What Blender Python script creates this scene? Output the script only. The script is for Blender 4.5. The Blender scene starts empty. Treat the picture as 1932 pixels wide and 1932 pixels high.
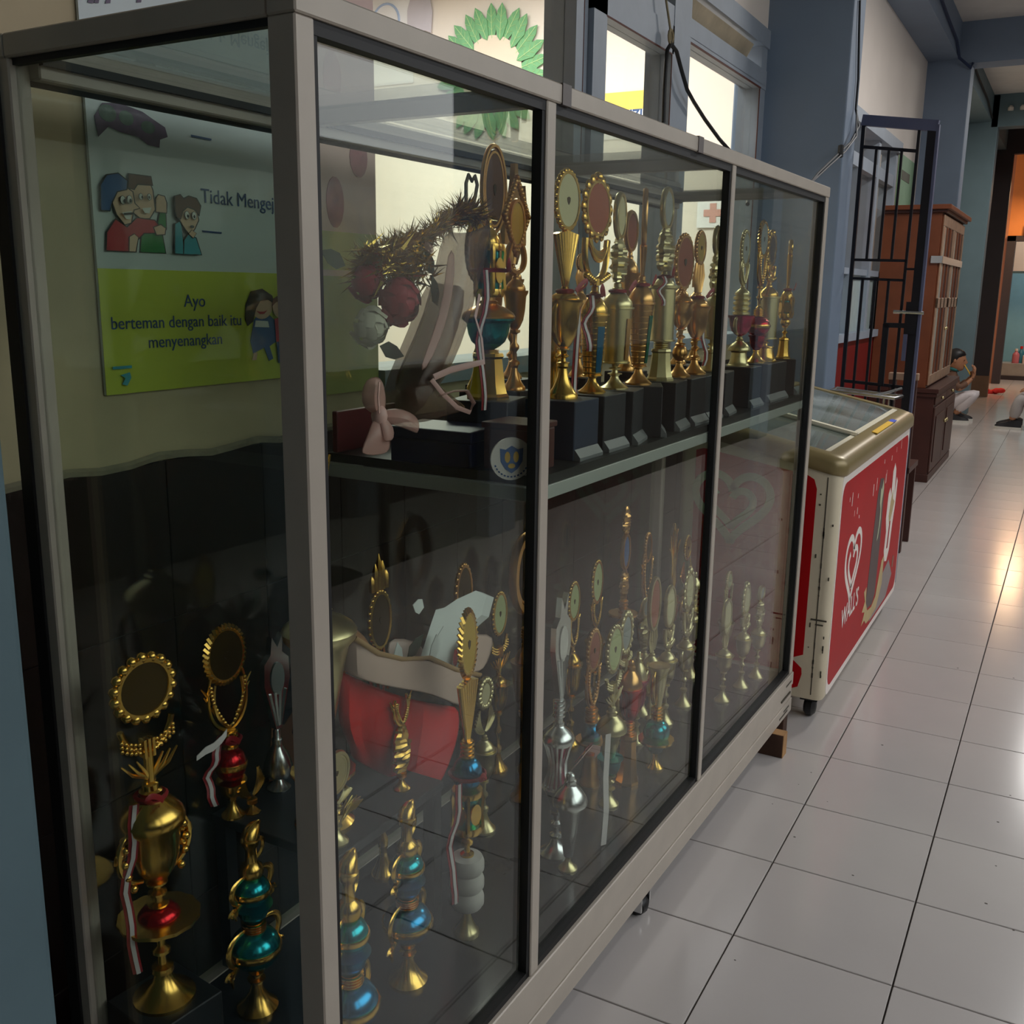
import bpy, bmesh, math, random
from mathutils import Vector, Matrix, Euler
random.seed(7)
scn = bpy.context.scene
COL = scn.collection
PI = math.pi

# ------------------------------------------------------------------ camera
cam_data = bpy.data.cameras.new('camera')
cam_data.sensor_width = 36.0
cam_data.lens = 35.6008
cam_data.clip_start = 0.05
cam = bpy.data.objects.new('camera', cam_data)
COL.objects.link(cam)
_r = Vector((0.8754961, 0.48303816, 0.01344299))
_d = Vector((0.11561814, -0.18238188, -0.97640632))
_f = Vector((-0.46918975, 0.85639418, -0.2155226))
M = Matrix.Identity(4)
for i in range(3):
    M[i][0] = _r[i]; M[i][1] = -_d[i]; M[i][2] = -_f[i]
M.translation = (0.5115031, -3.9710226, 1.3800613)
cam.matrix_world = M
scn.camera = cam

# ------------------------------------------------------------------ view, sky, lights
scn.view_settings.view_transform = 'Standard'
scn.view_settings.look = 'None'
scn.view_settings.gamma = 1.0
scn.view_settings.use_curve_mapping = False
scn.view_settings.exposure = -0.3
scn.cycles.use_denoising = True
scn.cycles.max_bounces = 10
scn.cycles.transparent_max_bounces = 40
scn.cycles.glossy_bounces = 6
scn.cycles.transmission_bounces = 8
scn.cycles.sample_clamp_indirect = 4.0
scn.cycles.caustics_reflective = False
scn.cycles.caustics_refractive = False

world = bpy.data.worlds.new('sky')
scn.world = world
world.use_nodes = True
bg = world.node_tree.nodes['Background']
bg.inputs['Color'].default_value = (0.93, 0.96, 1.0, 1)
bg.inputs['Strength'].default_value = 3.2

def area_light(name, loc, rot, sx, sy, power, color):
    l = bpy.data.lights.new(name, 'AREA')
    l.shape = 'RECTANGLE'; l.size = sx; l.size_y = sy; l.energy = power; l.color = color
    o = bpy.data.objects.new(name, l); COL.objects.link(o)
    o.location = loc; o.rotation_euler = rot
    return o
# tube lamps on the corridor ceiling and in the rooms; washroom fill is added
area_light('corridor_tube_light', (1.10, 2.6, 3.36), (0, 0, 0), 0.12, 1.2, 75, (1.0, 0.98, 0.96))
area_light('second_bay_tube_light', (0.75, 7.4, 3.36), (0, 0, 0), 0.12, 1.2, 58, (1.0, 0.98, 0.94))
area_light('classroom_tube_light', (-2.6, 0.6, 3.30), (0, 0, 0), 2.4, 1.2, 185, (1.0, 0.98, 0.94))
area_light('far_room_lamp', (0.0, 13.0, 2.9), (0, 0, 0), 0.3, 0.3, 45, (1.0, 0.62, 0.33))
area_light('washroom_fill_light', (0.3, 14.7, 3.2), (0, 0, 0), 0.5, 0.3, 30, (0.95, 1.0, 1.0))  # added to brighten the dark washroom; no lamp is known there
area_light('second_classroom_tube_light', (-2.4, 4.2, 3.2), (0, 0, 0), 1.2, 1.2, 40, (1.0, 0.98, 0.92))

# ------------------------------------------------------------------ materials
def s2l(c):
    return tuple((x / 12.92 if x <= 0.04045 else ((x + 0.055) / 1.055) ** 2.4) for x in c)
def rgb(r, g, b):
    return s2l((r / 255, g / 255, b / 255))
MATS = {}
def mat(name, col, rough=0.5, metal=0.0, var=0.0, vscale=8.0, bump=0.0, bscale=60.0, spec=0.5, coat=0.0, emit=0.0, alpha=1.0):
    m = bpy.data.materials.new(name); m.use_nodes = True
    nt = m.node_tree; p = nt.nodes['Principled BSDF']
    p.inputs['Base Color'].default_value = (*col, 1)
    p.inputs['Roughness'].default_value = rough
    p.inputs['Metallic'].default_value = metal
    p.inputs['Specular IOR Level'].default_value = spec
    if coat: p.inputs['Coat Weight'].default_value = coat; p.inputs['Coat Roughness'].default_value = 0.08
    if emit:
        p.inputs['Emission Color'].default_value = (*col, 1); p.inputs['Emission Strength'].default_value = emit
    if var or bump:
        tc = nt.nodes.new('ShaderNodeTexCoord')
    if var:
        n = nt.nodes.new('ShaderNodeTexNoise'); n.inputs['Scale'].default_value = vscale
        n.inputs['Detail'].default_value = 6
        nt.links.new(tc.outputs['Object'], n.inputs['Vector'])
        r = nt.nodes.new('ShaderNodeValToRGB')
        r.color_ramp.elements[0].position = 0.3; r.color_ramp.elements[1].position = 0.72
        r.color_ramp.elements[0].color = (*[c * (1 - var) for c in col], 1)
        r.color_ramp.elements[1].color = (*[min(1, c * (1 + var * 0.6)) for c in col], 1)
        nt.links.new(n.outputs['Fac'], r.inputs['Fac']); nt.links.new(r.outputs['Color'], p.inputs['Base Color'])
    if bump:
        n2 = nt.nodes.new('ShaderNodeTexNoise'); n2.inputs['Scale'].default_value = bscale; n2.inputs['Detail'].default_value = 4
        nt.links.new(tc.outputs['Object'], n2.inputs['Vector'])
        b = nt.nodes.new('ShaderNodeBump'); b.inputs['Strength'].default_value = bump; b.inputs['Distance'].default_value = 0.004
        nt.links.new(n2.outputs['Fac'], b.inputs['Height']); nt.links.new(b.outputs['Normal'], p.inputs['Normal'])
    MATS[name] = m
    return m

def glass_mat(name, tint, dust=0.02, boost=1.0, dust_col=(0.55, 0.58, 0.52)):
    """flat pane: clear transmission plus Schlick reflection, with a little dust"""
    m = bpy.data.materials.new(name); m.use_nodes = True
    nt = m.node_tree; nt.nodes.clear()
    out = nt.nodes.new('ShaderNodeOutputMaterial')
    tr = nt.nodes.new('ShaderNodeBsdfTransparent'); tr.inputs['Color'].default_value = (*tint, 1)
    gl = nt.nodes.new('ShaderNodeBsdfGlossy'); gl.inputs['Roughness'].default_value = 0.0
    df = nt.nodes.new('ShaderNodeBsdfDiffuse'); df.inputs['Color'].default_value = (*dust_col, 1)
    geo = nt.nodes.new('ShaderNodeNewGeometry')
    dot = nt.nodes.new('ShaderNodeVectorMath'); dot.operation = 'DOT_PRODUCT'
    nt.links.new(geo.outputs['Incoming'], dot.inputs[0]); nt.links.new(geo.outputs['Normal'], dot.inputs[1])
    ab = nt.nodes.new('ShaderNodeMath'); ab.operation = 'ABSOLUTE'; nt.links.new(dot.outputs['Value'], ab.inputs[0])
    om = nt.nodes.new('ShaderNodeMath'); om.operation = 'SUBTRACT'; om.inputs[0].default_value = 1.0; nt.links.new(ab.outputs[0], om.inputs[1])
    pw = nt.nodes.new('ShaderNodeMath'); pw.operation = 'POWER'; nt.links.new(om.outputs[0], pw.inputs[0]); pw.inputs[1].default_value = 5.0
    ml = nt.nodes.new('ShaderNodeMath'); ml.operation = 'MULTIPLY_ADD'; nt.links.new(pw.outputs[0], ml.inputs[0])
    ml.inputs[1].default_value = 0.96 * boost; ml.inputs[2].default_value = 0.04 * boost
    mx = nt.nodes.new('ShaderNodeMixShader'); nt.links.new(ml.outputs[0], mx.inputs[0])
    nt.links.new(tr.outputs[0], mx.inputs[1]); nt.links.new(gl.outputs[0], mx.inputs[2])
    tc = nt.nodes.new('ShaderNodeTexCoord')
    nz = nt.nodes.new('ShaderNodeTexNoise'); nz.inputs['Scale'].default_value = 5.0; nz.inputs['Detail'].default_value = 5
    nt.links.new(tc.outputs['Object'], nz.inputs['Vector'])
    mr = nt.nodes.new('ShaderNodeMapRange'); mr.inputs['From Min'].default_value = 0.3; mr.inputs['From Max'].default_value = 0.75
    mr.inputs['To Min'].default_value = dust * 0.3; mr.inputs['To Max'].default_value = dust * 1.8
    nt.links.new(nz.outputs['Fac'], mr.inputs['Value'])
    m2 = nt.nodes.new('ShaderNodeMixShader'); nt.links.new(mr.outputs[0], m2.inputs[0])
    nt.links.new(mx.outputs[0], m2.inputs[1]); nt.links.new(df.outputs[0], m2.inputs[2])
    nt.links.new(m2.outputs[0], out.inputs['Surface'])
    MATS[name] = m
    return m

def sheer_mat(name, col, alpha):
    m = bpy.data.materials.new(name); m.use_nodes = True
    nt = m.node_tree; nt.nodes.clear()
    out = nt.nodes.new('ShaderNodeOutputMaterial')
    tr = nt.nodes.new('ShaderNodeBsdfTransparent'); tr.inputs['Color'].default_value = (1, 0.95, 0.92, 1)
    p = nt.nodes.new('ShaderNodeBsdfPrincipled'); p.inputs['Base Color'].default_value = (*col, 1); p.inputs['Roughness'].default_value = 0.35
    mx = nt.nodes.new('ShaderNodeMixShader'); mx.inputs[0].default_value = alpha
    nt.links.new(tr.outputs[0], mx.inputs[1]); nt.links.new(p.outputs[0], mx.inputs[2])
    nt.links.new(mx.outputs[0], out.inputs['Surface'])
    MATS[name] = m
    return m

GOLD = mat('gold_plated_plastic', (0.83, 0.51, 0.12), 0.24, 1.0, var=0.12, vscale=25)
GOLDP = mat('pale_brass', (0.72, 0.62, 0.33), 0.32, 1.0, var=0.12, vscale=20)
GOLDO = mat('orange_gold', (0.80, 0.44, 0.15), 0.28, 1.0, var=0.12, vscale=20)
SILV = mat('silver_plated_plastic', (0.72, 0.73, 0.72), 0.25, 1.0)
TEAL = mat('teal_metallic', (0.02, 0.36, 0.42), 0.22, 0.85)
BLUE = mat('blue_metallic', (0.03, 0.26, 0.50), 0.24, 0.85)
REDM = mat('red_metallic', (0.52, 0.015, 0.02), 0.22, 0.8)
MAGEN = mat('magenta_metallic', (0.50, 0.02, 0.10), 0.25, 0.7)
GREENM = mat('green_foil', (0.02, 0.22, 0.12), 0.3, 0.6)
BLACKW = mat('black_painted_wood', rgb(34, 36, 40), 0.5, var=0.2, vscale=12)
BLUEW = mat('navy_painted_wood', rgb(34, 46, 66), 0.5, var=0.15)
BROWNW = mat('red_brown_wood', rgb(82, 36, 26), 0.45, var=0.25)
MARB = mat('white_marble', rgb(205, 200, 192), 0.3, var=0.12, vscale=30)
CREAMD = mat('cream_plaque', rgb(205, 196, 150), 0.45)
GREYD = mat('grey_plaque', rgb(150, 156, 150), 0.4)
BROWND = mat('brown_plaque', rgb(112, 70, 34), 0.35, metal=0.3)
COPPD = mat('copper_plaque', rgb(178, 96, 66), 0.35, metal=0.6)
DARKD = mat('dark_bronze_plaque', rgb(80, 62, 28), 0.3, metal=0.6)
GREEND = mat('pale_green_plaque', rgb(178, 186, 130), 0.4)
BLUED = mat('blue_plaque', rgb(60, 92, 140), 0.4)
GOLDD = mat('yellow_gold_plaque', (0.78, 0.55, 0.10), 0.28, 0.9)
RIBR = mat('red_ribbon', rgb(150, 22, 30), 0.5)
RIBW = mat('white_ribbon', rgb(215, 208, 205), 0.55)
RIBP = mat('pink_satin', rgb(225, 180, 172), 0.4)

ALU = mat('brushed_aluminium', rgb(180, 170, 156), 0.45, 0.12, var=0.06, vscale=14, bump=0.04, bscale=120)
GASK = mat('black_rubber', rgb(14, 14, 14), 0.6)
GLASS = glass_mat('cabinet_glass', (0.94, 0.97, 0.94), 0.003, 1.05)
GLASSB = glass_mat('cabinet_back_glass', (0.95, 0.98, 0.95), 0.002, 0.6)
GLASST = glass_mat('cabinet_top_glass', (0.92, 0.96, 0.94), 0.06, 1.0)
WGLASS = glass_mat('window_glass', (0.97, 0.98, 0.97), 0.006, 0.6)
FGLASS = glass_mat('freezer_lid_glass', (0.70, 0.75, 0.74), 0.30, 0.8, (0.30, 0.33, 0.33))
SHELFM = mat('dusty_shelf_glass', rgb(46, 48, 46), 0.3, var=0.2)
SHELFE = mat('mint_shelf_edge', rgb(176, 180, 172), 0.4, 0.2)
CABFL = mat('grey_cabinet_floor', rgb(46, 47, 52), 0.2, var=0.1)

TILE = mat('glazed_white_tile', rgb(196, 189, 184), 0.16, var=0.05, vscale=3, spec=0.6)
GROUT = mat('dark_grout', rgb(46, 36, 30), 0.9)
DADO = mat('maroon_wall_tile', rgb(34, 20, 18), 0.42, var=0.12, vscale=10, spec=0.25)
DADOG = mat('maroon_grout', rgb(46, 36, 33), 0.8)
REDWALL = mat('red_gloss_paint', rgb(120, 26, 26), 0.35, var=0.08)
CREAM = mat('cream_plaster', rgb(226, 212, 192), 0.85, var=0.06, vscale=4, bump=0.1, bscale=30)
WHITEW = mat('white_plaster', rgb(236, 226, 216), 0.85, var=0.03, vscale=4, bump=0.03, bscale=30)
BEIGE = mat('stained_beige_plaster', rgb(196, 178, 146), 0.85, var=0.14, vscale=5, bump=0.1, bscale=30)
BLUEP = mat('blue_grey_paint', rgb(124, 140, 160), 0.6, var=0.06, vscale=4, bump=0.12, bscale=40)
BLUEP2 = mat('faded_teal_paint', rgb(98, 120, 128), 0.6, var=0.08, vscale=4, bump=0.12, bscale=40)
FRAMEP = mat('grey_blue_window_paint', rgb(150, 160, 172), 0.5, var=0.1, vscale=7, bump=0.08)
BEAMG = mat('grey_beam_paint', rgb(112, 114, 116), 0.7, var=0.06)
CEIL = mat('white_ceiling_paint', rgb(214, 212, 208), 0.85, var=0.05)
ORANGE = mat('orange_wall_paint', rgb(222, 142, 72), 0.7, var=0.04)
SKYW = mat('light_blue_wall_paint', rgb(120, 176, 196), 0.6, var=0.06)
DARKW = mat('dark_brown_paint', rgb(44, 36, 38), 0.6, var=0.1)
TANP = mat('tan_door_frame', rgb(180, 122, 84), 0.55, var=0.08)
STEPM = mat('grey_step_stone', rgb(150, 146, 138), 0.6, var=0.1)
WOODB = mat('dark_wood_block', rgb(66, 40, 24), 0.7, var=0.35, vscale=14, bump=0.2)
WOODE = mat('block_end_grain', rgb(172, 130, 84), 0.75, var=0.2, vscale=20)
BLACKP = mat('black_plastic', rgb(18, 18, 18), 0.45)
IRON = mat('black_iron', rgb(26, 26, 34), 0.4, 0.3)
IRONL = mat('slate_blue_iron', rgb(88, 92, 118), 0.5, 0.1, var=0.1)
TEAK = mat('teak_veneer', rgb(112, 60, 34), 0.42, var=0.16, vscale=9)
TEAKD = mat('dark_teak', rgb(66, 34, 26), 0.42, var=0.2, vscale=9)
TEAKL = mat('worn_pale_wood', rgb(160, 130, 106), 0.5, var=0.2, vscale=16)
PANE = mat('whitish_door_pane', rgb(176, 172, 158), 0.2)
FRZ = mat('aged_cream_steel', rgb(216, 204, 176), 0.4, var=0.07, vscale=6)
FRED = mat('red_freezer_decal', rgb(178, 14, 22), 0.3, var=0.05, vscale=3, spec=0.3)
FREDB = mat('faded_red_decal', rgb(166, 22, 28), 0.45, var=0.1, vscale=3, spec=0.12)
FRIM = mat('olive_gold_rim', rgb(140, 124, 84), 0.34, 0.25, var=0.08)
FLINE = mat('cream_rail', rgb(206, 198, 176), 0.4)
FWHT = mat('decal_white', rgb(228, 220, 210), 0.4)
FDRK = mat('decal_dark', rgb(62, 44, 46), 0.35, var=0.2, spec=0.25)
FTAN = mat('decal_tan', rgb(186, 164, 110), 0.4, var=0.15)
FGRN = mat('decal_pale_green', rgb(176, 184, 150), 0.4)
FYEL = mat('sticker_yellow', rgb(226, 180, 60), 0.4)
FBLU = mat('sticker_blue', rgb(70, 90, 190), 0.4)
SCUFF = mat('scuff_dark', rgb(70, 64, 52), 0.7)
CABLE = mat('black_cable', rgb(16, 16, 18), 0.5)
TWINE = mat('beige_twine', rgb(150, 136, 104), 0.8)

# banner prints
BANW = mat('banner_white_vinyl', rgb(206, 214, 214), 0.4, var=0.03)
BANG = mat('banner_lime', rgb(196, 206, 72), 0.4, var=0.03)
NAVY = mat('print_navy', rgb(34, 74, 128), 0.4)
PBLK = mat('print_black', rgb(28, 24, 26), 0.4)
PSKIN = mat('print_skin', rgb(226, 190, 160), 0.4)
PRED = mat('print_red', rgb(190, 50, 62), 0.4)
PGRN = mat('print_green', rgb(44, 132, 70), 0.4)
PTEAL = mat('print_teal', rgb(70, 160, 176), 0.4)
PBLUE = mat('print_blue', rgb(58, 96, 150), 0.4)
PHAIR = mat('print_brown', rgb(92, 56, 40), 0.4)
PWHITE = mat('print_white', rgb(236, 236, 230), 0.4)
PPURP = mat('print_plum', rgb(88, 66, 96), 0.4, var=0.3, vscale=60)
PPINK = mat('print_pink', rgb(220, 186, 176), 0.45, var=0.1, vscale=12)
PROSE = mat('print_rose', rgb(168, 96, 108), 0.45, var=0.3, vscale=30)
PSAGE = mat('print_sage', rgb(176, 178, 110), 0.45, var=0.06, vscale=8)
PYEL = mat('print_yellow', rgb(246, 214, 92), 0.5)
LEAFP = mat('leaf_green', rgb(112, 172, 120), 0.6, var=0.15, vscale=20)
LEAFV = mat('leaf_vein', rgb(176, 210, 150), 0.6)
LILAC = mat('lilac_paper', rgb(200, 194, 204), 0.7, var=0.08)
PAPER = mat('white_paper', rgb(240, 240, 244), 0.7)

ROSE = mat('red_rose', rgb(158, 26, 46), 0.7, var=0.25, vscale=40)
ROSEW = mat('white_rose', rgb(196, 196, 172), 0.7, var=0.12, vscale=40)
LEAF = mat('dark_leaf', rgb(40, 58, 34), 0.6, var=0.2, vscale=30)
TINS = mat('gold_tinsel', (0.60, 0.42, 0.09), 0.2, 1.0)
TULLE = sheer_mat('brown_pink_tulle', rgb(104, 78, 64), 0.52)
TULLE2 = sheer_mat('pink_organza', rgb(214, 168, 158), 0.55)
WRAPR = mat('red_wrap_paper', rgb(214, 14, 16), 0.55, var=0.12, vscale=9)
WRAPW = sheer_mat('cream_pink_wrap', rgb(214, 186, 170), 0.86)
FOAM = mat('white_foam', rgb(226, 232, 226), 0.7)
NAVYB = mat('navy_box', rgb(26, 34, 62), 0.4)
SLAB = mat('charcoal_board', rgb(58, 58, 60), 0.6, var=0.12)

SKIN = mat('brown_skin', rgb(168, 118, 88), 0.55)
HAIR = mat('black_hair', rgb(16, 14, 16), 0.5)
CLW = mat('white_cloth', rgb(206, 198, 200), 0.85, var=0.05)
CLG = mat('grey_cloth', rgb(168, 162, 160), 0.85, var=0.06)
CLT = mat('teal_cloth', rgb(40, 104, 104), 0.8)
CLB = mat('brown_cloth', rgb(104, 74, 58), 0.8)
SHOE = mat('black_canvas', rgb(24, 24, 28), 0.7)
SOLE = mat('white_sole', rgb(206, 204, 196), 0.6)
CLR = mat('red_cloth', rgb(200, 40, 34), 0.8)

# ------------------------------------------------------------------ mesh helpers
class MB:
    def __init__(self): self.v = []; self.f = []; self.mi = []; self.cur = 0
    def add(self, vs, fs):
        o = len(self.v); self.v += [tuple(x) for x in vs]; self.f += [tuple(i + o for i in f) for f in fs]
        self.mi += [self.cur] * len(fs)
        return self
    def box(self, x0, x1, y0, y1, z0, z1):
        vs = [(x, y, z) for z in (z0, z1) for y in (y0, y1) for x in (x0, x1)]
        return self.add(vs, [(0, 2, 3, 1), (4, 5, 7, 6), (0, 1, 5, 4), (2, 6, 7, 3), (0, 4, 6, 2), (1, 3, 7, 5)])
    def cbox(self, x0, x1, y0, y1, z0, z1, c=0.004):
        """box with chamfered vertical edges and top rim"""
        def ring(i, z): return [(x0 + i + c, y0 + i, z), (x1 - i - c, y0 + i, z), (x1 - i, y0 + i + c, z), (x1 - i, y1 - i - c, z), (x1 - i - c, y1 - i, z), (x0 + i + c, y1 - i, z), (x0 + i, y1 - i - c, z), (x0 + i, y0 + i + c, z)]
        return self.rings([ring(0, z0), ring(0, z1 - c), ring(c, z1)])
    def rings(self, rs, close=True, cap0=True, cap1=True):
        n = len(rs[0]); vs = [p for r in rs for p in r]; fs = []
        for i in range(len(rs) - 1):
            for j in range(n if close else n - 1):
                k = (j + 1) % n
                fs.append((i * n + j, i * n + k, (i + 1) * n + k, (i + 1) * n + j))
        if close and cap0: fs.append(tuple(reversed(range(n))))
        if close and cap1: fs.append(tuple(range((len(rs) - 1) * n, len(rs) * n)))
        return self.add(vs, fs)
    def lathe(self, prof, n=20, c=(0, 0, 0), sx=1.0, sy=1.0, wob=None):
        rs = []
        for (r, z) in prof:
            r = max(r, 0.0004)
            rs.append([(c[0] + r * sx * math.cos(2 * PI * j / n) * (wob(j, z) if wob else 1), c[1] + r * sy * math.sin(2 * PI * j / n) * (wob(j, z) if wob else 1), c[2] + z) for j in range(n)])
        return self.rings(rs)
    def tube(self, pts, r, n=6, flat=None, closed=False):
        pts = [Vector(p) for p in pts]; m = len(pts); rs = []
        t0 = (pts[1] - pts[0]).normalized()
        up = Vector((0, 0, 1)) if abs(t0.z) < 0.9 else Vector((1, 0, 0))
        for i, p in enumerate(pts):
            if closed: t = (pts[(i + 1) % m] - pts[i - 1])
            else: t = (pts[min(i + 1, m - 1)] - pts[max(i - 1, 0)])
            t.normalize()
            u = up - t * up.dot(t)
            if u.length < 1e-4: u = Vector((1, 0, 0)) - t * t.x
            u.normalize(); w = t.cross(u); up = u
            ri = r[i] if isinstance(r, (list, tuple)) else r
            fl = flat if flat else 1.0
            rs.append([p + u * ri * math.cos(2 * PI * j / n) + w * ri * fl * math.sin(2 * PI * j / n) for j in range(n)])
        if closed:
            rs.append(rs[0]); return self.rings(rs, cap0=False, cap1=False)
        return self.rings(rs)
    def prism(self, poly, O=(0, 0, 0), U=(0, 1, 0), V=(0, 0, 1), N=(1, 0, 0), t=0.001):
        O, U, V, N = map(Vector, (O, U, V, N))
        a = [O + U * x + V * y for x, y in poly]; b = [p + N * t for p in a]; n = len(poly)
        return self.add(a + b, [tuple(reversed(range(n))), tuple(range(n, 2 * n))] + [(i, (i + 1) % n, n + (i + 1) % n, n + i) for i in range(n)])
    def sphere(self, c, r, nu=10, nv=6, s=(1, 1, 1)):
        pr = [(max(0.0004, math.sin(PI * i / nv)), -math.cos(PI * i / nv)) for i in range(nv + 1)]
        rs = [[(c[0] + r * s[0] * a * math.cos(2 * PI * j / nu), c[1] + r * s[1] * a * math.sin(2 * PI * j / nu), c[2] + r * s[2] * b) for j in range(nu)] for a, b in pr]
        return self.rings(rs)
    def strip(self, pts, wdir, w, t=0.0006):
        """flat ribbon along pts, width w along wdir (vector or list)"""
        m = len(pts); a = []
        for i, p in enumerate(pts):
            d = Vector(wdir[i] if isinstance(wdir, list) else wdir).normalized()
            p = Vector(p); ww = w[i] if isinstance(w, list) else w
            tt = (Vector(pts[min(i + 1, m - 1)]) - Vector(pts[max(i - 1, 0)])).normalized()
            nn = tt.cross(d); nn = nn.normalized() if nn.length > 1e-5 else Vector((1, 0, 0))
            a.append([p - d * ww / 2 - nn * t, p + d * ww / 2 - nn * t, p + d * ww / 2 + nn * t, p - d * ww / 2 + nn * t])
        return self.rings(a)
    def build(self, name, material, parent=None, smooth=35, loc=None):
        me = bpy.data.meshes.new(name)
        me.from_pydata(self.v, [], self.f)
        ms = material if isinstance(material, (list, tuple)) else [material]
        for m_ in ms: me.materials.append(m_)
        if len(ms) > 1:
            me.polygons.foreach_set('material_index', self.mi)
        me.update()
        if smooth:
            me.polygons.foreach_set('use_smooth', [True] * len(me.polygons))
            me.set_sharp_from_angle(angle=math.radians(smooth))
        o = bpy.data.objects.new(name, me); COL.objects.link(o)
        if parent: o.parent = parent
        if loc: o.location = loc
        return o

def tag(o, label=None, cat=None, group=None, kind=None):
    if label: o['label'] = label
    if cat: o['category'] = cat
    if group: o['group'] = group
    if kind: o['kind'] = kind
    return o
def thing(name, label, cat, loc=(0, 0, 0), rotz=0.0, group=None):
    o = bpy.data.objects.new(name, None); COL.objects.link(o)
    o.empty_display_size = 0.05
    o.location = loc; o.rotation_euler = (0, 0, rotz)
    return tag(o, label, cat, group)
def struct(name, mb, m, smooth=0, parent=None):
    o = mb.build(name, m, parent, smooth)
    if not parent: o['kind'] = 'structure'
    return o
def bevel(o, w, seg=2):
    b = o.modifiers.new('bevel', 'BEVEL'); b.width = w; b.segments = seg; b.limit_method = 'ANGLE'; b.angle_limit = math.radians(40)
    return o
def text(body, size, O, U, V, N, m, parent, name='lettering', align='LEFT', bold=0.0, depth=0.0003, width=1.0):
    cu = bpy.data.curves.new(name, 'FONT'); cu.body = body; cu.size = size; cu.align_x = align
    cu.extrude = depth; cu.offset = bold; cu.resolution_u = 3; cu.materials.append(m)
    tmp = bpy.data.objects.new(name, cu); COL.objects.link(tmp)
    me = bpy.data.meshes.new_from_object(tmp.evaluated_get(bpy.context.evaluated_depsgraph_get()))
    bpy.data.objects.remove(tmp); bpy.data.curves.remove(cu)
    if not me.materials: me.materials.append(m)
    o = bpy.data.objects.new(name, me); COL.objects.link(o)
    U, V, N = Vector(U), Vector(V), Vector(N)
    mm = Matrix.Identity(4)
    for i in range(3):
        mm[i][0] = U[i] * width; mm[i][1] = V[i]; mm[i][2] = N[i]
    mm.translation = Vector(O)
    o.parent = parent
    o.matrix_local = mm
    return o
def ell(cx, cy, rx, ry, n=20, a0=0, a1=2 * PI):
    full = abs(a1 - a0 - 2 * PI) < 1e-6
    k = n if full else n + 1
    return [(cx + rx * math.cos(a0 + (a1 - a0) * i / n), cy + ry * math.sin(a0 + (a1 - a0) * i / n)) for i in range(k)]
def rrect(x0, x1, y0, y1, r, n=5):
    p = []
    for cx, cy, a in ((x1 - r, y1 - r, 0), (x0 + r, y1 - r, PI / 2), (x0 + r, y0 + r, PI), (x1 - r, y0 + r, 1.5 * PI)):
        p += [(cx + r * math.cos(a + PI / 2 * i / n), cy + r * math.sin(a + PI / 2 * i / n)) for i in range(n + 1)]
    return p
def bez(p0, p1, p2, p3, n=10):
    P = [Vector(p) for p in (p0, p1, p2, p3)]
    return [P[0] * (1 - t) ** 3 + P[1] * 3 * t * (1 - t) ** 2 + P[2] * 3 * t * t * (1 - t) + P[3] * t ** 3 for t in [i / n for i in range(n + 1)]]

# cabinet frame: local x = 0 at the front plane (negative to the back), local y = 0 at the far end (negative to the near end)
TH = -0.021744
CX, CY = -0.159117, -0.879939
def cw(lx, ly, z):
    return Vector((CX + lx * math.cos(TH) - ly * math.sin(TH), CY + lx * math.sin(TH) + ly * math.cos(TH), z))

# ================================================================== THE SETTING
T = 1 / 3.0
fl = struct('floor', MB().box(-0.96, 2.7, -6.6, 15.4, -0.12, -0.006), GROUT)
one_tile = MB().cbox(0.0018, T - 0.0018, 0.0018, T - 0.0018, -0.010, 0.0, 0.0012)
tile_obj = None
field = MB()
for i in range(-3, 7):
    for j in range(-20, 46):
        if -1 <= i <= 2 and -11 <= j <= 16:
            if tile_obj is None:
                tile_obj = one_tile.build('floor_tile', TILE, fl, 0)
                t_ = tile_obj
            else:
                t_ = tile_obj.copy(); COL.objects.link(t_)
            t_.location = (i * T, j * T, 0)
        else:
            x0, y0 = i * T, j * T
            if x0 < -0.8: x0c = -0.83
            else: x0c = x0
            field.box(x0c + 0.0014, x0 + T - 0.0014, y0 + 0.0014, y0 + T - 0.0014, -0.010, 0.0)
field.build('floor_tile_field', TILE, fl, 0)['kind'] = 'stuff'
# scuffs and specks on the tiles
sc_ = MB()
sc_.prism([(0, 0), (0.012, 0.004), (0.016, 0.03), (0.010, 0.052), (0.002, 0.050), (-0.004, 0.022)], (0.265, -2.345, 0.0002), (0.93, 0.35, 0), (-0.35, 0.93, 0), (0, 0, 1), 0.0004)
sc_.build('scuff_mark', mat('scuff_grey', rgb(128, 122, 112), 0.8, var=0.25, vscale=60), fl, 0)
sp_ = MB()
for k in range(34):
    x, y, r = random.uniform(-0.1, 0.9), random.uniform(-2.9, 0.4), random.uniform(0.0015, 0.004)
    sp_.prism(ell(0, 0, r, r * 0.7, 6), (x, y, 0.0002), (1, 0, 0), (0, 1, 0), (0, 0, 1), 0.0003)
sp_.build('floor_specks', SCUFF, fl, 0)['kind'] = 'stuff'

XW = -0.84
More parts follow.
